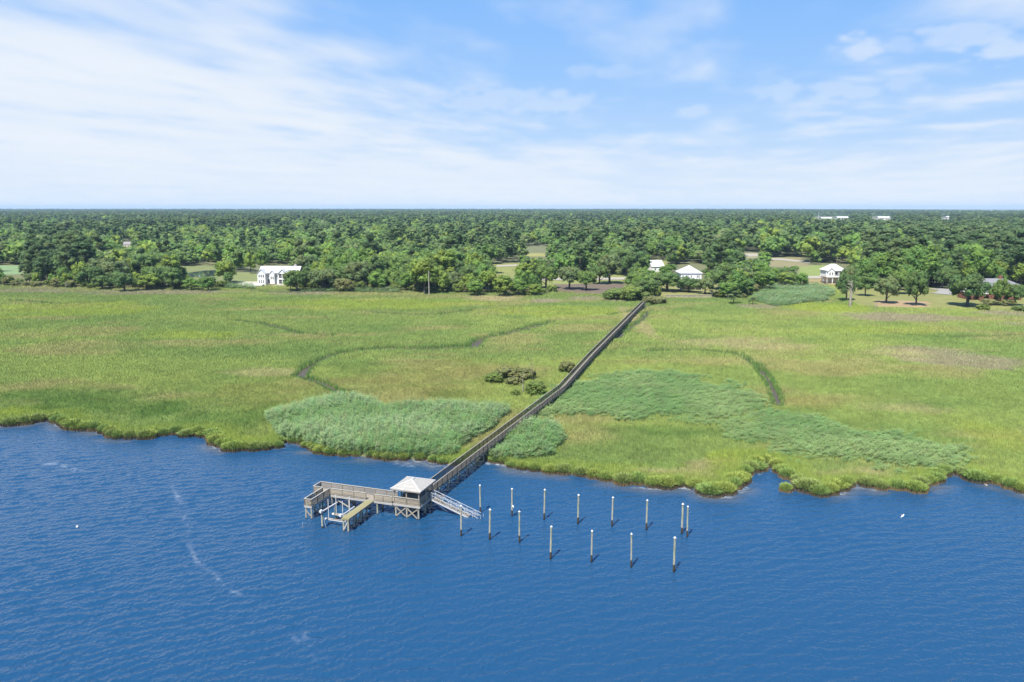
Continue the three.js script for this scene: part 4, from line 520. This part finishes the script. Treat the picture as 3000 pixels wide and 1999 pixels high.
{ // far sheds on the plain, masts, bare poles
  const shed = (px, y, D, w, h, label) => { const t = Math.atan((px - 1500) / FOCAL), x = D * Math.tan(t), g = base('warehouse', [x, 1.5, -D]); tag(g, label, 'warehouse'); BUILT.push([x, -D, w]); mesh('wall', wallGeo(-w / 2, w / 2, 0, h - 3, -24, 0), std([0.55, 0.53, 0.5], 0.8), g); mesh('roof_slope', slab([[-w / 2 - 1, h - 3, 1], [w / 2 + 1, h - 3, 1], [w / 2 + 1, h, -12], [-w / 2 - 1, h, -12]], 0.4), SIDING, g); mesh('roof_slope', slab([[w / 2 + 1, h - 3, -25], [-w / 2 - 1, h - 3, -25], [-w / 2 - 1, h, -12], [w / 2 + 1, h, -12]], 0.4), SIDING, g); for (let i = 0; i < 4; i++) mesh('bay_door', boxGeo(-w / 2 + w * (0.12 + i * 0.22), -w / 2 + w * (0.22 + i * 0.22), h * 0.5, h - 4, 0, 0.15), PANE, g); };
  shed(2412, 0, 2350, 30, 12.5, 'long pale warehouse far off in the woods beside a thin mast'); shed(2459, 0, 2400, 34, 13.5, 'biggest white-roofed warehouse on the far plain'); shed(2580, 0, 2500, 42, 12.5, 'low white-roofed warehouse standing apart on the far plain'); shed(2768, 0, 2600, 16, 12.5, 'smallest pale shed roof showing above the far woods');
  const mast = (px, D, h, label) => { const x = D * (px - 1500) / FOCAL, g = base('mast', [x, 1.5, -D]); tag(g, label, 'mast'); mesh('shaft', new THREE.CylinderGeometry(0.35, 0.9, h, 8).translate(0, h / 2, 0), METAL, g); mesh('head', new THREE.CylinderGeometry(1.1, 1.1, 2.4, 10).translate(0, h * 0.92, 0), METAL, g); };
  mast(2281, 2300, 30, 'pale communications mast rising from the far woods'); mast(2387, 2420, 28, 'thin mast at the end of the long warehouse'); mast(2496, 2300, 25, 'short mast beside the biggest far warehouse');
  const poleAt = (px, pb, pt, y, label, r = 0.22) => { const p = at(px, pb, y), h = rise(p, pt), g = base('bare_pole', p); tag(g, label, 'pole'); mesh('shaft', new THREE.CylinderGeometry(r * 0.6, r, h + 0.5, 10).translate(0, h / 2 - 0.25, 0), std([0.8, 0.78, 0.72], 0.9, { map: woodTex }), g); mesh('cross_arm', boxGeo(-0.7, 0.7, h * 0.93, h * 0.93 + 0.14, -0.08, 0.08), WOOD[1], g); };
  poleAt(1257, 863, 794, 1.2, 'tall bare white pole standing at the marsh edge before bright green trees'); poleAt(1250, 760, 690, 1.7, 'pale utility pole rising out of the woods inland', 0.26);
  const gh = house('grey_roof_house', 362, 735, 0.1, 'distant brick house with grey gabled roof among the trees', 10); mesh('wall', wallGeo(0, 9, -0.5, 8.6, -8, 0), std([0.5, 0.42, 0.35], 0.9), gh); mesh('roof_slope', slab([[-0.4, 8.5, 0.4], [9.4, 8.5, 0.4], [9.4, 12, -4], [-0.4, 12, -4]]), std([0.2, 0.19, 0.19], 0.9), gh); mesh('roof_slope', slab([[9.4, 8.5, -8.4], [-0.4, 8.5, -8.4], [-0.4, 12, -4], [9.4, 12, -4]]), std([0.2, 0.19, 0.19], 0.9), gh); windowAt(gh, 2.5, 6, 0, 0.9, 1.4); windowAt(gh, 6.5, 6, 0, 0.9, 1.4); gh.scale.setScalar(0.72);
}
console.log('houses');
// ------------------------------------------------------------------ trees
const LEAFMAT = (c) => new THREE.MeshPhysicalMaterial({ color: lin(...c), roughness: 0.95, vertexColors: true, side: THREE.DoubleSide, specularIntensity: 0.25, transmission: 0.48, thickness: 0 });
function lump(seed, detail) { const g = new THREE.OctahedronGeometry(1, detail), t = g.attributes.position, R = rng(seed), o = [R() * 9, R() * 9]; for (let i = 0; i < t.count; i++) { const x = t.getX(i), y = t.getY(i), z = t.getZ(i), k = 0.72 + 0.55 * noise(x * 1.9 + o[0] + z * 1.3, y * 1.9 + o[1] - z * 0.8); t.setXYZ(i, x * k, y * k, z * k); } return g; }
const LUMPS = [1, 2, 3, 4].map((i) => lump(i, 1));   // leaf masses inside the sprays
function crown(seed, o) {   // leafy sprays grouped in clumps over a crown of that outline; every spray a small face of its own
  const R = rng(seed), pos = [], col = [];
  const spray = (x, y, z, nx, ny, nz, s, v, w) => {
    let ax = ny, ay = -nx, az = 0; if (Math.abs(nz) > 0.9) { ax = 0; ay = nz; az = -ny; } let l = Math.hypot(ax, ay, az) || 1; ax /= l; ay /= l; az /= l; const bx = ny * az - nz * ay, by = nz * ax - nx * az, bz = nx * ay - ny * ax, t = R() * 6.283, c = Math.cos(t), d = Math.sin(t);
    const p = (i, j, k) => [x + s * ((ax * c + bx * d) * i + (bx * c - ax * d) * j) + nx * k, y + s * ((ay * c + by * d) * i + (by * c - ay * d) * j) + ny * k, z + s * ((az * c + bz * d) * i + (bz * c - az * d) * j) + nz * k];
    pos.push(...p(-0.6, -0.3, 0), ...p(0.55, -0.25, 0.1 * s), ...p(0.05, 0.6, -0.05 * s)); for (let i = 0; i < 3; i++) col.push(v * w, v, v * (2 - w));
  };
  for (let b = 0; b < o.clumps; b++) {
    const u = Math.sin((b / o.clumps) * 1.75 - 0.62 + 0.2 * R()), a = b * 2.399963 + R() * 0.9, q = o.fill + (1 - o.fill) * R(), s = Math.sqrt(1 - u * u); let [cx, cy, cz] = o.place ? o.place(R, b) : [Math.cos(a) * s * q * o.w / 2, o.base + (o.h - o.base) * (0.5 + 0.5 * u * q), Math.sin(a) * s * q * o.w / 2];
    const rb = o.r * (0.55 + 0.75 * R()), tone = 0.85 + 0.3 * R(), warm = 0.92 + 0.16 * R();
    const core = LUMPS[b % 4], cp = core.attributes.position, ck = rb * 0.72, yaw = R() * 6.283, cs = Math.cos(yaw), sn = Math.sin(yaw);
    for (let i = 0; i < cp.count; i++) { const px = cp.getX(i), py = cp.getY(i), pz = cp.getZ(i); pos.push(cx + (px * cs - pz * sn) * ck, Math.max(0.1, cy + py * ck * o.flat), cz + (px * sn + pz * cs) * ck); col.push(tone * warm * 0.95, tone * 0.95, tone * (2 - warm) * 0.95); }
    for (let i = 0; i < o.leaves; i++) { const uu = R() * 2 - 1, aa = R() * 6.283, ss = Math.sqrt(1 - uu * uu), k = rb * (0.66 + 0.62 * R() * R() + 0.1 * R()); let nx = Math.cos(aa) * ss + (R() - 0.5) * 0.9, ny = uu + 0.15 + (R() - 0.5) * 0.9, nz = Math.sin(aa) * ss + (R() - 0.5) * 0.9; const l = Math.hypot(nx, ny, nz) || 1; spray(cx + Math.cos(aa) * ss * k, Math.max(0.15, cy + uu * k * o.flat), cz + Math.sin(aa) * ss * k, nx / l, ny / l, nz / l, o.leaf * (0.7 + 0.6 * R()), tone * (0.72 + 0.56 * R()), warm); }
  }
  return geometry(pos, col);
}
function limb(p, q, r0, r1, n = 6) { const m = new THREE.Matrix4(), d = new THREE.Vector3(q[0] - p[0], q[1] - p[1], q[2] - p[2]), L = d.length(); const g = new THREE.CylinderGeometry(r1, r0, L, n, 1).translate(0, L / 2, 0); m.makeRotationFromQuaternion(new THREE.Quaternion().setFromUnitVectors(new THREE.Vector3(0, 1, 0), d.normalize())).setPosition(...p); return g.applyMatrix4(m); }
function trunk(seed, h, r, limbs, from, spread) { const R = rng(seed), list = [limb([0, -0.4, 0], [0.2 * R(), h * 0.55, 0.2 * R()], r, r * 0.7, 8), limb([0.1, h * 0.53, 0.1], [0.4 * R(), h, 0.4 * R()], r * 0.68, r * 0.15, 7)]; for (let i = 0; i < limbs; i++) { const a = i * 2.4 + R(), y = h * (from + (0.8 - from) * i / limbs), s = spread * (0.7 + 0.5 * R()), m = [Math.cos(a) * s * 0.5, y + s * 0.3, Math.sin(a) * s * 0.5]; list.push(limb([0.1, y, 0.1], m, r * 0.4, r * 0.25, 5), limb(m, [Math.cos(a) * s, y + s * (0.45 + 0.5 * R()), Math.sin(a) * s], r * 0.25, r * 0.08, 5)); } return mergeGeometries(list); }
const pinePlace = (w, h, lo) => (R, b) => { const t = R(), y = lo + (h - lo) * t, rr = w / 2 * (1 - 0.75 * t * t) * (0.35 + 0.65 * R()), a = R() * 6.283; return [Math.cos(a) * rr, y, Math.sin(a) * rr]; };
const KINDS = {
  live_oak: { w: 15, h: 12, tones: [[0.1279, 0.2077, 0.0572], [0.1053, 0.1835, 0.0541], [0.1685, 0.2257, 0.0828], [0.1534, 0.2408, 0.0541]], bark: [0.2, 0.18, 0.15], make: (s, d) => crown(s, { w: 11.6, h: 10.6, base: 2.4, r: d ? 2.2 : 2.6, clumps: d ? 30 : 18, leaves: d ? 66 : 14, leaf: d ? 0.74 : 1.3, fill: 0.45, flat: 0.85 }), wood: (s) => trunk(s, 9, 0.55, 6, 0.22, 4.6) },
  broadleaf_tree: { w: 10, h: 14, tones: [[0.1541, 0.2668, 0.0504], [0.1275, 0.2371, 0.0504], [0.2164, 0.3038, 0.0534], [0.1423, 0.2371, 0.0652]], bark: [0.22, 0.2, 0.17], make: (s, d) => crown(s, { w: 7.2, h: 12.8, base: 2.0, r: d ? 1.9 : 2.25, clumps: d ? 28 : 14, leaves: d ? 66 : 14, leaf: d ? 0.68 : 1.2, fill: 0.4, flat: 0.95 }), wood: (s) => trunk(s, 12, 0.32, 6, 0.3, 2.6) },
  pine_tree: { w: 9, h: 20, tones: [[0.1037, 0.1704, 0.0563], [0.1334, 0.1956, 0.0652], [0.0919, 0.1601, 0.0563]], bark: [0.26, 0.19, 0.14], make: (s, d) => crown(s, { r: d ? 1.55 : 2.1, clumps: d ? 30 : 14, leaves: d ? 56 : 14, leaf: d ? 0.62 : 1.1, fill: 0, flat: 0.72, place: pinePlace(8.4, 19.6, 8.5) }), wood: (s) => trunk(s, 19.5, 0.3, 7, 0.45, 2.6) },
  shrub: { w: 5, h: 4, tones: [[0.14, 0.205, 0.044], [0.2, 0.215, 0.075], [0.165, 0.225, 0.046]], bark: [0.2, 0.17, 0.13], make: (s, d) => crown(s, { w: 4.4, h: 3.9, base: 0.4, r: 0.98, clumps: 20, leaves: 40, leaf: 0.36, fill: 0.6, flat: 0.9 }), wood: (s) => trunk(s, 2.6, 0.12, 4, 0.15, 1.2) },
};
for (const k of Object.values(KINDS)) { k.near = [1, 2, 3].map((i) => [k.make(100 + i * 7, true), k.wood(200 + i)]); k.far = [1, 2].map((i) => k.make(300 + i * 5, false)); k.mats = k.tones.map(LEAFMAT); k.barkMat = std(k.bark, 0.95, { map: woodTex }); }
const LABEL = { live_oak: ['spreading dark live oak in the woods behind the marsh', 'live oaks of the wood'], broadleaf_tree: ['leafy mid-green broadleaf tree in the woods behind the marsh', 'broadleaf trees of the wood'], pine_tree: ['tall dark pine with bare lower trunk in the woods', 'pines of the wood'], shrub: ['low bright green shrub at the foot of the tree line', 'shrubs along the tree line'] };
const TR = rng(77);
function plant(kind, x, y, z, w, h, { label, group, tone, shape } = {}) {
  const K = KINDS[kind], v = shape ?? Math.floor(TR() * 3), g = base(kind, [x, y, z], TR() * 6.28); mesh('crown', K.near[v][0], K.mats[(tone ?? Math.floor(TR() * 9)) % K.mats.length], g); mesh('trunk', K.near[v][1], K.barkMat, g); g.scale.set(w / K.w, h / K.h, w / K.w);
  tag(g, label ?? LABEL[kind][0], kind === 'shrub' ? 'shrub' : 'tree', label ? group : LABEL[kind][1]); return g;
}
// trees and bushes that stand out: [bearing, foot, top, width, kind, tone, label]
const SPOTS = [
  [2596, 889, 800, 78, 'live_oak', 2, 'lawn oak beside the pale broken stump'], [2684, 896, 789, 74, 'live_oak', 0, 'round-headed oak alone on the lawn over its dark shadow'], [2834, 898, 790, 128, 'live_oak', 1, 'widest oak on the lawn at the corner of the brick house'], [2929, 894, 814, 62, 'live_oak', 3, 'slim oak before the middle of the brick arcade'], [2973, 896, 824, 62, 'live_oak', 0, 'oak before the far end of the brick house'], [2535, 868, 796, 58, 'broadleaf_tree', 3, 'slender lawn tree behind the dead snag'], [2480, 880, 790, 62, 'live_oak', 1, 'dark leafy tree right behind the bleached snag'], [2632, 862, 780, 66, 'live_oak', 3, 'oak at the back of the lawn between two nearer oaks'], [2760, 846, 775, 60, 'live_oak', 1, 'dark oak beyond the grey driveway'], [2780, 848, 778, 64, 'live_oak', 0, 'oak overhanging the bend of the driveway'], [2655, 852, 772, 60, 'broadleaf_tree', 1, 'broadleaf at the woods edge behind the lawn oaks'],
  [1668, 848, 772, 84, 'live_oak', 2, 'moss-hung oak with pale trunk on bare mulch'], [1717, 851, 786, 70, 'live_oak', 3, 'low oak between pale-trunked oaks on the mulch bed'], [1756, 833, 768, 66, 'live_oak', 0, 'oak with dark trunk at the back of the mulch grove'], [1786, 831, 742, 92, 'live_oak', 2, 'tallest oak of the mulch grove showing bare limbs'], [1600, 846, 770, 80, 'live_oak', 3, 'oak hung with grey moss at the open side of the lawn'], [1540, 840, 776, 70, 'live_oak', 2, 'greyish oak beside the park lawn'], [1862, 852, 790, 92, 'live_oak', 3, 'broad oak left of the hip-roofed house'], [1955, 854, 796, 112, 'live_oak', 0, 'oak hiding the lower storeys of the hip-roofed house'], [2018, 857, 808, 84, 'live_oak', 1, 'low dark oak before the hip-roofed house'], [2065, 862, 808, 62, 'live_oak', 2, 'greyish rounded oak right of the hip-roofed house'],
  [1950, 818, 774, 44, 'broadleaf_tree', 0, 'leafy tree hiding one end of the small white outbuilding'], [2488, 836, 776, 54, 'live_oak', 2, 'greyish oak closing in on the raised house from behind'],
  [1243, 856, 736, 102, 'broadleaf_tree', 2, 'big bright green tree behind the tall bare pole'], [1300, 856, 784, 54, 'broadleaf_tree', 2, 'small bright tree between bare pole and reeds'], [1380, 846, 768, 90, 'live_oak', 0, 'dark dense oak beside the park clearing'], [1200, 850, 790, 60, 'broadleaf_tree', 0, 'mid-green tree left of the tall bare pole'], [1477, 864, 796, 70, 'broadleaf_tree', 2, 'bushy bright tree below the park lawn'], [1520, 862, 808, 60, 'broadleaf_tree', 0, 'short tree right of the bushy bright tree'], [1570, 861, 822, 50, 'broadleaf_tree', 2, 'low bushy tree at the open end of the mulch bed'], [1390, 862, 812, 60, 'broadleaf_tree', 0, 'low tree behind the blue-green reeds at the wood edge'],
  [1800, 873, 842, 70, 'shrub', 0, 'rounded bright bush before the mulch grove'], [1850, 876, 834, 76, 'shrub', 2, 'tall rounded bright bush near the boardwalk end'], [1905, 882, 862, 50, 'shrub', 1, 'dry-tipped bush at the landward end of the boardwalk'], [1935, 885, 864, 46, 'shrub', 1, 'dark low bush beside the boardwalk end'], [1890, 876, 852, 40, 'shrub', 0, 'bush overhanging the boardwalk end'], [2150, 886, 846, 44, 'pine_tree', 1, 'small lone pine standing out in the marsh'], [2205, 888, 864, 24, 'pine_tree', 1, 'tiny sapling pine beside the lone marsh pine'], [2130, 872, 818, 60, 'broadleaf_tree', 0, 'tree at the foot of the garden ramp'], [2180, 862, 806, 66, 'broadleaf_tree', 1, 'dark leafy tree left of the marsh inlet'], [2235, 848, 782, 80, 'broadleaf_tree', 0, 'tall leafy tree at the head of the marsh inlet'], [2300, 836, 786, 66, 'broadleaf_tree', 2, 'slim-trunked tree on the bank of the marsh inlet'], [2345, 836, 790, 50, 'broadleaf_tree', 0, 'last tree on the inlet bank before the bare earth'],
  [365, 850, 785, 80, 'live_oak', 1, 'big dark tree bulging forward from the left-hand wood edge'], [300, 845, 800, 62, 'live_oak', 0, 'dark rounded tree beside the bulging big one'], [433, 846, 792, 74, 'broadleaf_tree', 2, 'bright tree next to the bulging dark one'], [510, 846, 776, 60, 'broadleaf_tree', 3, 'mixed green tree before the pond'], [560, 847, 806, 56, 'broadleaf_tree', 0, 'bush-like tree below the pond'], [610, 848, 800, 60, 'broadleaf_tree', 1, 'dark green tree at the near end of the pond'], [663, 830, 754, 70, 'broadleaf_tree', 2, 'tall bright tree between pond and white house'], [735, 802, 734, 40, 'broadleaf_tree', 2, 'slender bright tree behind the lawn of the white house'], [770, 796, 728, 40, 'broadleaf_tree', 0, 'slender tree rising behind the white house roof'], [870, 850, 776, 80, 'live_oak', 0, 'oak pressing against the right end of the white house'], [850, 846, 805, 44, 'broadleaf_tree', 2, 'bright bush-like tree covering the house corner'], [945, 848, 774, 90, 'live_oak', 2, 'wide greyish oak right of the white house'], [1050, 844, 756, 90, 'live_oak', 2, 'pale domed oak with grey-green crown'], [1010, 850, 812, 60, 'shrub', 1, 'bush in front of the pale domed oak'], [1110, 848, 790, 66, 'broadleaf_tree', 0, 'leafy tree right of the pale domed oak'],
  [490, 800, 700, 36, 'pine_tree', 0, 'tall pine with long bare trunk above the pond'], [470, 805, 706, 30, 'pine_tree', 1, 'slimmer tall pine beside the bare-trunked one'],
  [2880, 906, 889, 34, 'shrub', 2, 'rounded bright shrub at the lawn corner below the arcade'], [2985, 908, 892, 40, 'shrub', 0, 'shrub at the far end of the lawn hedge'], [2900, 894, 877, 50, 'shrub', 1, 'dark hedge bush before the brick arcade'], [2950, 896, 878, 46, 'shrub', 1, 'second dark hedge bush before the brick arcade'],
  [1508, 1108, 1076, 56, 'shrub', 1, 'tallest brownish bush in the middle of the marsh thicket'], [1505, 1128, 1104, 50, 'shrub', 1, 'low bush filling the front of the marsh thicket'],
  [1478, 1110, 1074, 62, 'shrub', 1, 'brownish marsh bush beside the dead saplings'], [1540, 1112, 1076, 60, 'shrub', 1, 'marsh bush right of the dead saplings'], [1448, 1122, 1090, 56, 'shrub', 0, 'green marsh bush left of the dead saplings'], [1572, 1154, 1118, 66, 'shrub', 0, 'low marsh bush near the bend of the boardwalk'], [1510, 1158, 1140, 30, 'shrub', 2, 'small bright marsh bush below the dead saplings'], [1660, 1092, 1058, 46, 'shrub', 1, 'round bush pressed against the boardwalk'],
];
for (const [px, pb, pt, w, kind, tone, label] of SPOTS) { const y0 = pb > 1000 ? 0.6 : 1.6, p = at(px, pb, y0), h = rise(p, pt), k = bearing(...p)[2]; plant(kind, p[0], landHeight(p[0], p[2]) - 0.1, p[2], w / k * 1.05, h, { tone, label }); BUILT.push([p[0], p[2], w / k * 0.33]); }
// dead trees
{
  const bleached = std([0.5, 0.46, 0.4], 0.95, { map: woodTex }), grey = std([0.36, 0.31, 0.26], 0.95, { map: woodTex });
  function snag(px, pb, pt, y, r, seed, n, m, label, lean = 0) { const p = at(px, pb, y), h = rise(p, pt), R = rng(seed), g = base('dead_tree', p); tag(g, label, 'dead tree'); mesh('trunk', mergeGeometries([limb([0, -0.4, 0], [lean * 0.4, h * 0.55, 0], r, r * 0.7, 9), limb([lean * 0.4, h * 0.54, 0], [lean, h, 0.1], r * 0.68, r * 0.2, 8)]), m, g); for (let i = 0; i < n; i++) { const a = R() * 6.28, yy = h * (0.3 + 0.65 * R()), L = h * (0.1 + 0.16 * R()), q = [Math.cos(a) * L, yy + L * (0.1 + 0.6 * R()), Math.sin(a) * L], l = lean * yy / h; mesh('branch', mergeGeometries([limb([l, yy, 0], [l + q[0] * 0.6, lerp(yy, q[1], 0.4), q[2] * 0.6], r * 0.28, r * 0.16, 6), limb([l + q[0] * 0.6, lerp(yy, q[1], 0.4), q[2] * 0.6], [l + q[0], q[1], q[2]], r * 0.16, r * 0.05, 5)]), m, g); } }
  snag(2491, 897, 822, 1.3, 0.62, 3, 16, bleached, 'thick bleached dead pine with broken side branches at the lawn edge'); snag(2566, 903, 888, 1.3, 0.3, 9, 2, bleached, 'short pale broken stump on the lawn edge', 0.3); snag(194, 848, 821, 1.2, 0.2, 5, 9, bleached, 'small white dead tree at the left-hand wood edge'); snag(1532, 1151, 1098, 0.6, 0.13, 6, 12, bleached, 'pale dead sapling with forked bare branches in the marsh'); snag(1561, 1117, 1036, 0.6, 0.09, 8, 14, grey, 'tall thin grey dead sapling rising from the marsh bushes', -0.5); snag(1515, 1125, 1100, 0.6, 0.08, 12, 6, bleached, 'slanting white dead stem among the marsh bushes', -1.1); snag(252, 770, 722, 1.7, 0.35, 15, 9, bleached, 'bleached snag standing above the left-hand woods'); snag(2290, 836, 800, 1.3, 0.12, 17, 4, grey, 'thin bare stem beside the inlet bank trees'); snag(2448, 822, 742, 1.7, 0.3, 19, 12, grey, 'tall sparse dead pine rising before the raised house');
}
console.log('marked trees');
// sight lines that the wood leaves open: [left, top, right, bottom] bearings to lawns, roofs and water
const OPEN = [[742, 776, 852, 842], [690, 800, 748, 836], [556, 790, 645, 816], [8, 782, 58, 802], [1460, 774, 1506, 814], [1548, 734, 1596, 749], [1590, 812, 1840, 858], [1985, 776, 2056, 850], [1906, 768, 1944, 788], [1985, 842, 2080, 870], [2418, 774, 2482, 834], [2352, 780, 2412, 816], [2325, 812, 2425, 840], [2262, 759, 2332, 776], [2716, 844, 2800, 864], [2470, 852, 3000, 914], [2845, 850, 3000, 890], [364, 711, 384, 720], [2388, 629, 2436, 640], [2437, 628, 2484, 640], [2555, 630, 2606, 641], [2758, 632, 2778, 642], [2184, 740, 2218, 754]];
const all = [];
{
  const R = rng(91);
  const blocked = (x, y, z, w, h) => { const f = bearing(x, y, z), t = bearing(x, y + h, z), hw = w / 2 * f[2] * 0.85; return OPEN.some(([a, b, c, d]) => f[0] + hw > a && f[0] - hw < c && t[1] < d && f[1] > b); };
  for (let d = 325; d < 15500; d *= 1.0125) {
    const lat = 7.4 + d * 0.0022;
    for (let x = -d * 0.8; x < d * 0.8; x += lat) {
      const X = x + (R() - 0.5) * lat * 0.9, Z = -d - (R() - 0.5) * d * 0.0125, k1 = R(), k2 = R(), k3 = R();
      if (!inside(UPLAND, X, Z)) continue;
      const edge = d < 620 ? dist(TREELINE, X, Z) : 99; if (edge < 2) continue;
      if (d < 900 && (inClear(X, Z) || BUILT.some(([bx, bz, r]) => (X - bx) ** 2 + (Z - bz) ** 2 < (r + 2) ** 2))) continue;
      if (d > 2000 && BUILT.some(([bx, bz, r]) => (X - bx) ** 2 + (Z - bz) ** 2 < (r * 0.8) ** 2)) continue;
      const m = fbm(X * 0.006 + 20, Z * 0.006, 3), right = sstep(100, 500, X * 500 / d), far = sstep(900, 2600, d);
      const pine = 0.1 + 0.25 * right + 0.35 * sstep(0.5, 0.65, m) + 0.42 * far, oak = 0.34 + 0.15 * right;
      let kind = k1 < pine ? 'pine_tree' : k1 < pine + oak * (1 - pine) ? 'live_oak' : 'broadleaf_tree'; if (edge < 9 && kind === 'pine_tree') kind = 'broadleaf_tree';
      const K = KINDS[kind], size = (0.55 + 0.95 * k2 * k2 + 0.1 * k3) * lerp(0.68, 1, sstep(2, 40, edge)) * (1 + 0.00003 * d) * (0.62 + 0.85 * fbm(X * 0.004 + 9, Z * 0.003 + 2, 3));
      let w = K.w * size * (0.95 + 0.3 * k3) * (1 + 0.12 * far), h = Math.min(26, K.h * size); 
      if (d < 3200 && blocked(X, 1.6, Z, w, h)) { w *= 0.55; h *= 0.42; if (kind === 'pine_tree' || blocked(X, 1.6, Z, w, h)) continue; }
      all.push({ kind, x: X, z: Z, w, h, d, m });
    }
  }
}
all.sort((a, b) => a.d - b.d);
{
  const used = {}, rest = { live_oak: [], broadleaf_tree: [], pine_tree: [] };
  for (const t of all) { if (!inView(t.x, t.z, 60) || (used[t.kind] ?? 0) >= 230) { rest[t.kind].push(t); continue; } used[t.kind] = (used[t.kind] ?? 0) + 1; plant(t.kind, t.x, 1.55, t.z, t.w, t.h); }
  const M = new THREE.Matrix4(), Q = new THREE.Quaternion(), U = new THREE.Vector3(0, 1, 0), V = new THREE.Vector3(), K = new THREE.Vector3(), c = new THREE.Color(), white = LEAFMAT([1, 1, 1]);
  const said = { live_oak: ['oak_woodland', 'mass of dark live oaks stretching inland to the horizon'], broadleaf_tree: ['broadleaf_woodland', 'mass of mid-green broadleaf crowns stretching inland to the horizon'], pine_tree: ['pine_woodland', 'mass of dark pines among the woods stretching to the horizon'] };
  for (const k of Object.keys(rest)) for (let v = 0; v < 2; v++) {
    const list = rest[k].filter((_, i) => i % 2 === v), kd = KINDS[k], o = new THREE.InstancedMesh(kd.far[v], white, list.length);
    list.forEach((t, i) => { const grove = fbm(t.x * 0.004 + 60, t.z * 0.0025 + 5, 3), tone = kd.tones[Math.floor(TR() * kd.tones.length)], g = (0.84 + 0.3 * TR()) * (0.72 + 0.6 * grove); Q.setFromAxisAngle(U, TR() * 6.28); M.compose(V.set(t.x, 1.5, t.z), Q, K.set(t.w / kd.w, t.h / kd.h, t.w / kd.w)); o.setMatrixAt(i, M); o.setColorAt(i, c.setRGB(tone[0] * g, tone[1] * g, tone[2] * g)); });
    o.name = numbered(said[k][0]); o.castShadow = o.receiveShadow = true; tag(stuff(o), said[k][1], 'woodland'); scene.add(o);
  }
  console.log('trees', all.length, JSON.stringify(used));
}
{ // shrubs along the foot of the wood
  const R = rng(55); let n = 0;
  for (let i = 2; i < TREELINE.length - 1; i++) { const [ax, az] = TREELINE[i - 1], [bx, bz] = TREELINE[i], L = Math.hypot(bx - ax, bz - az); for (let t = R() * 3; t < L; t += 2.4 + 3.4 * R()) { const x = lerp(ax, bx, t / L) + (R() - 0.5) * 3, z = lerp(az, bz, t / L) - 1 - 4 * R(), f = bearing(x, 1.4, z); if (!inView(x, z, 30)) continue; if ((f[0] > 675 && f[0] < 850) || f[0] > 2325 || (f[0] > 1630 && f[0] < 1790) || (f[0] > 1940 && f[0] < 2090)) continue; plant('shrub', x, landHeight(x, z) - 0.1, z, 3.5 + 3.5 * R(), 2.2 + 2.8 * R()); n++; } }
  console.log('shrubs', n);
}
scene.fog = new THREE.FogExp2(new THREE.Color(0.52, 0.73, 1.0), 0.000065);
renderer.render(scene, camera);
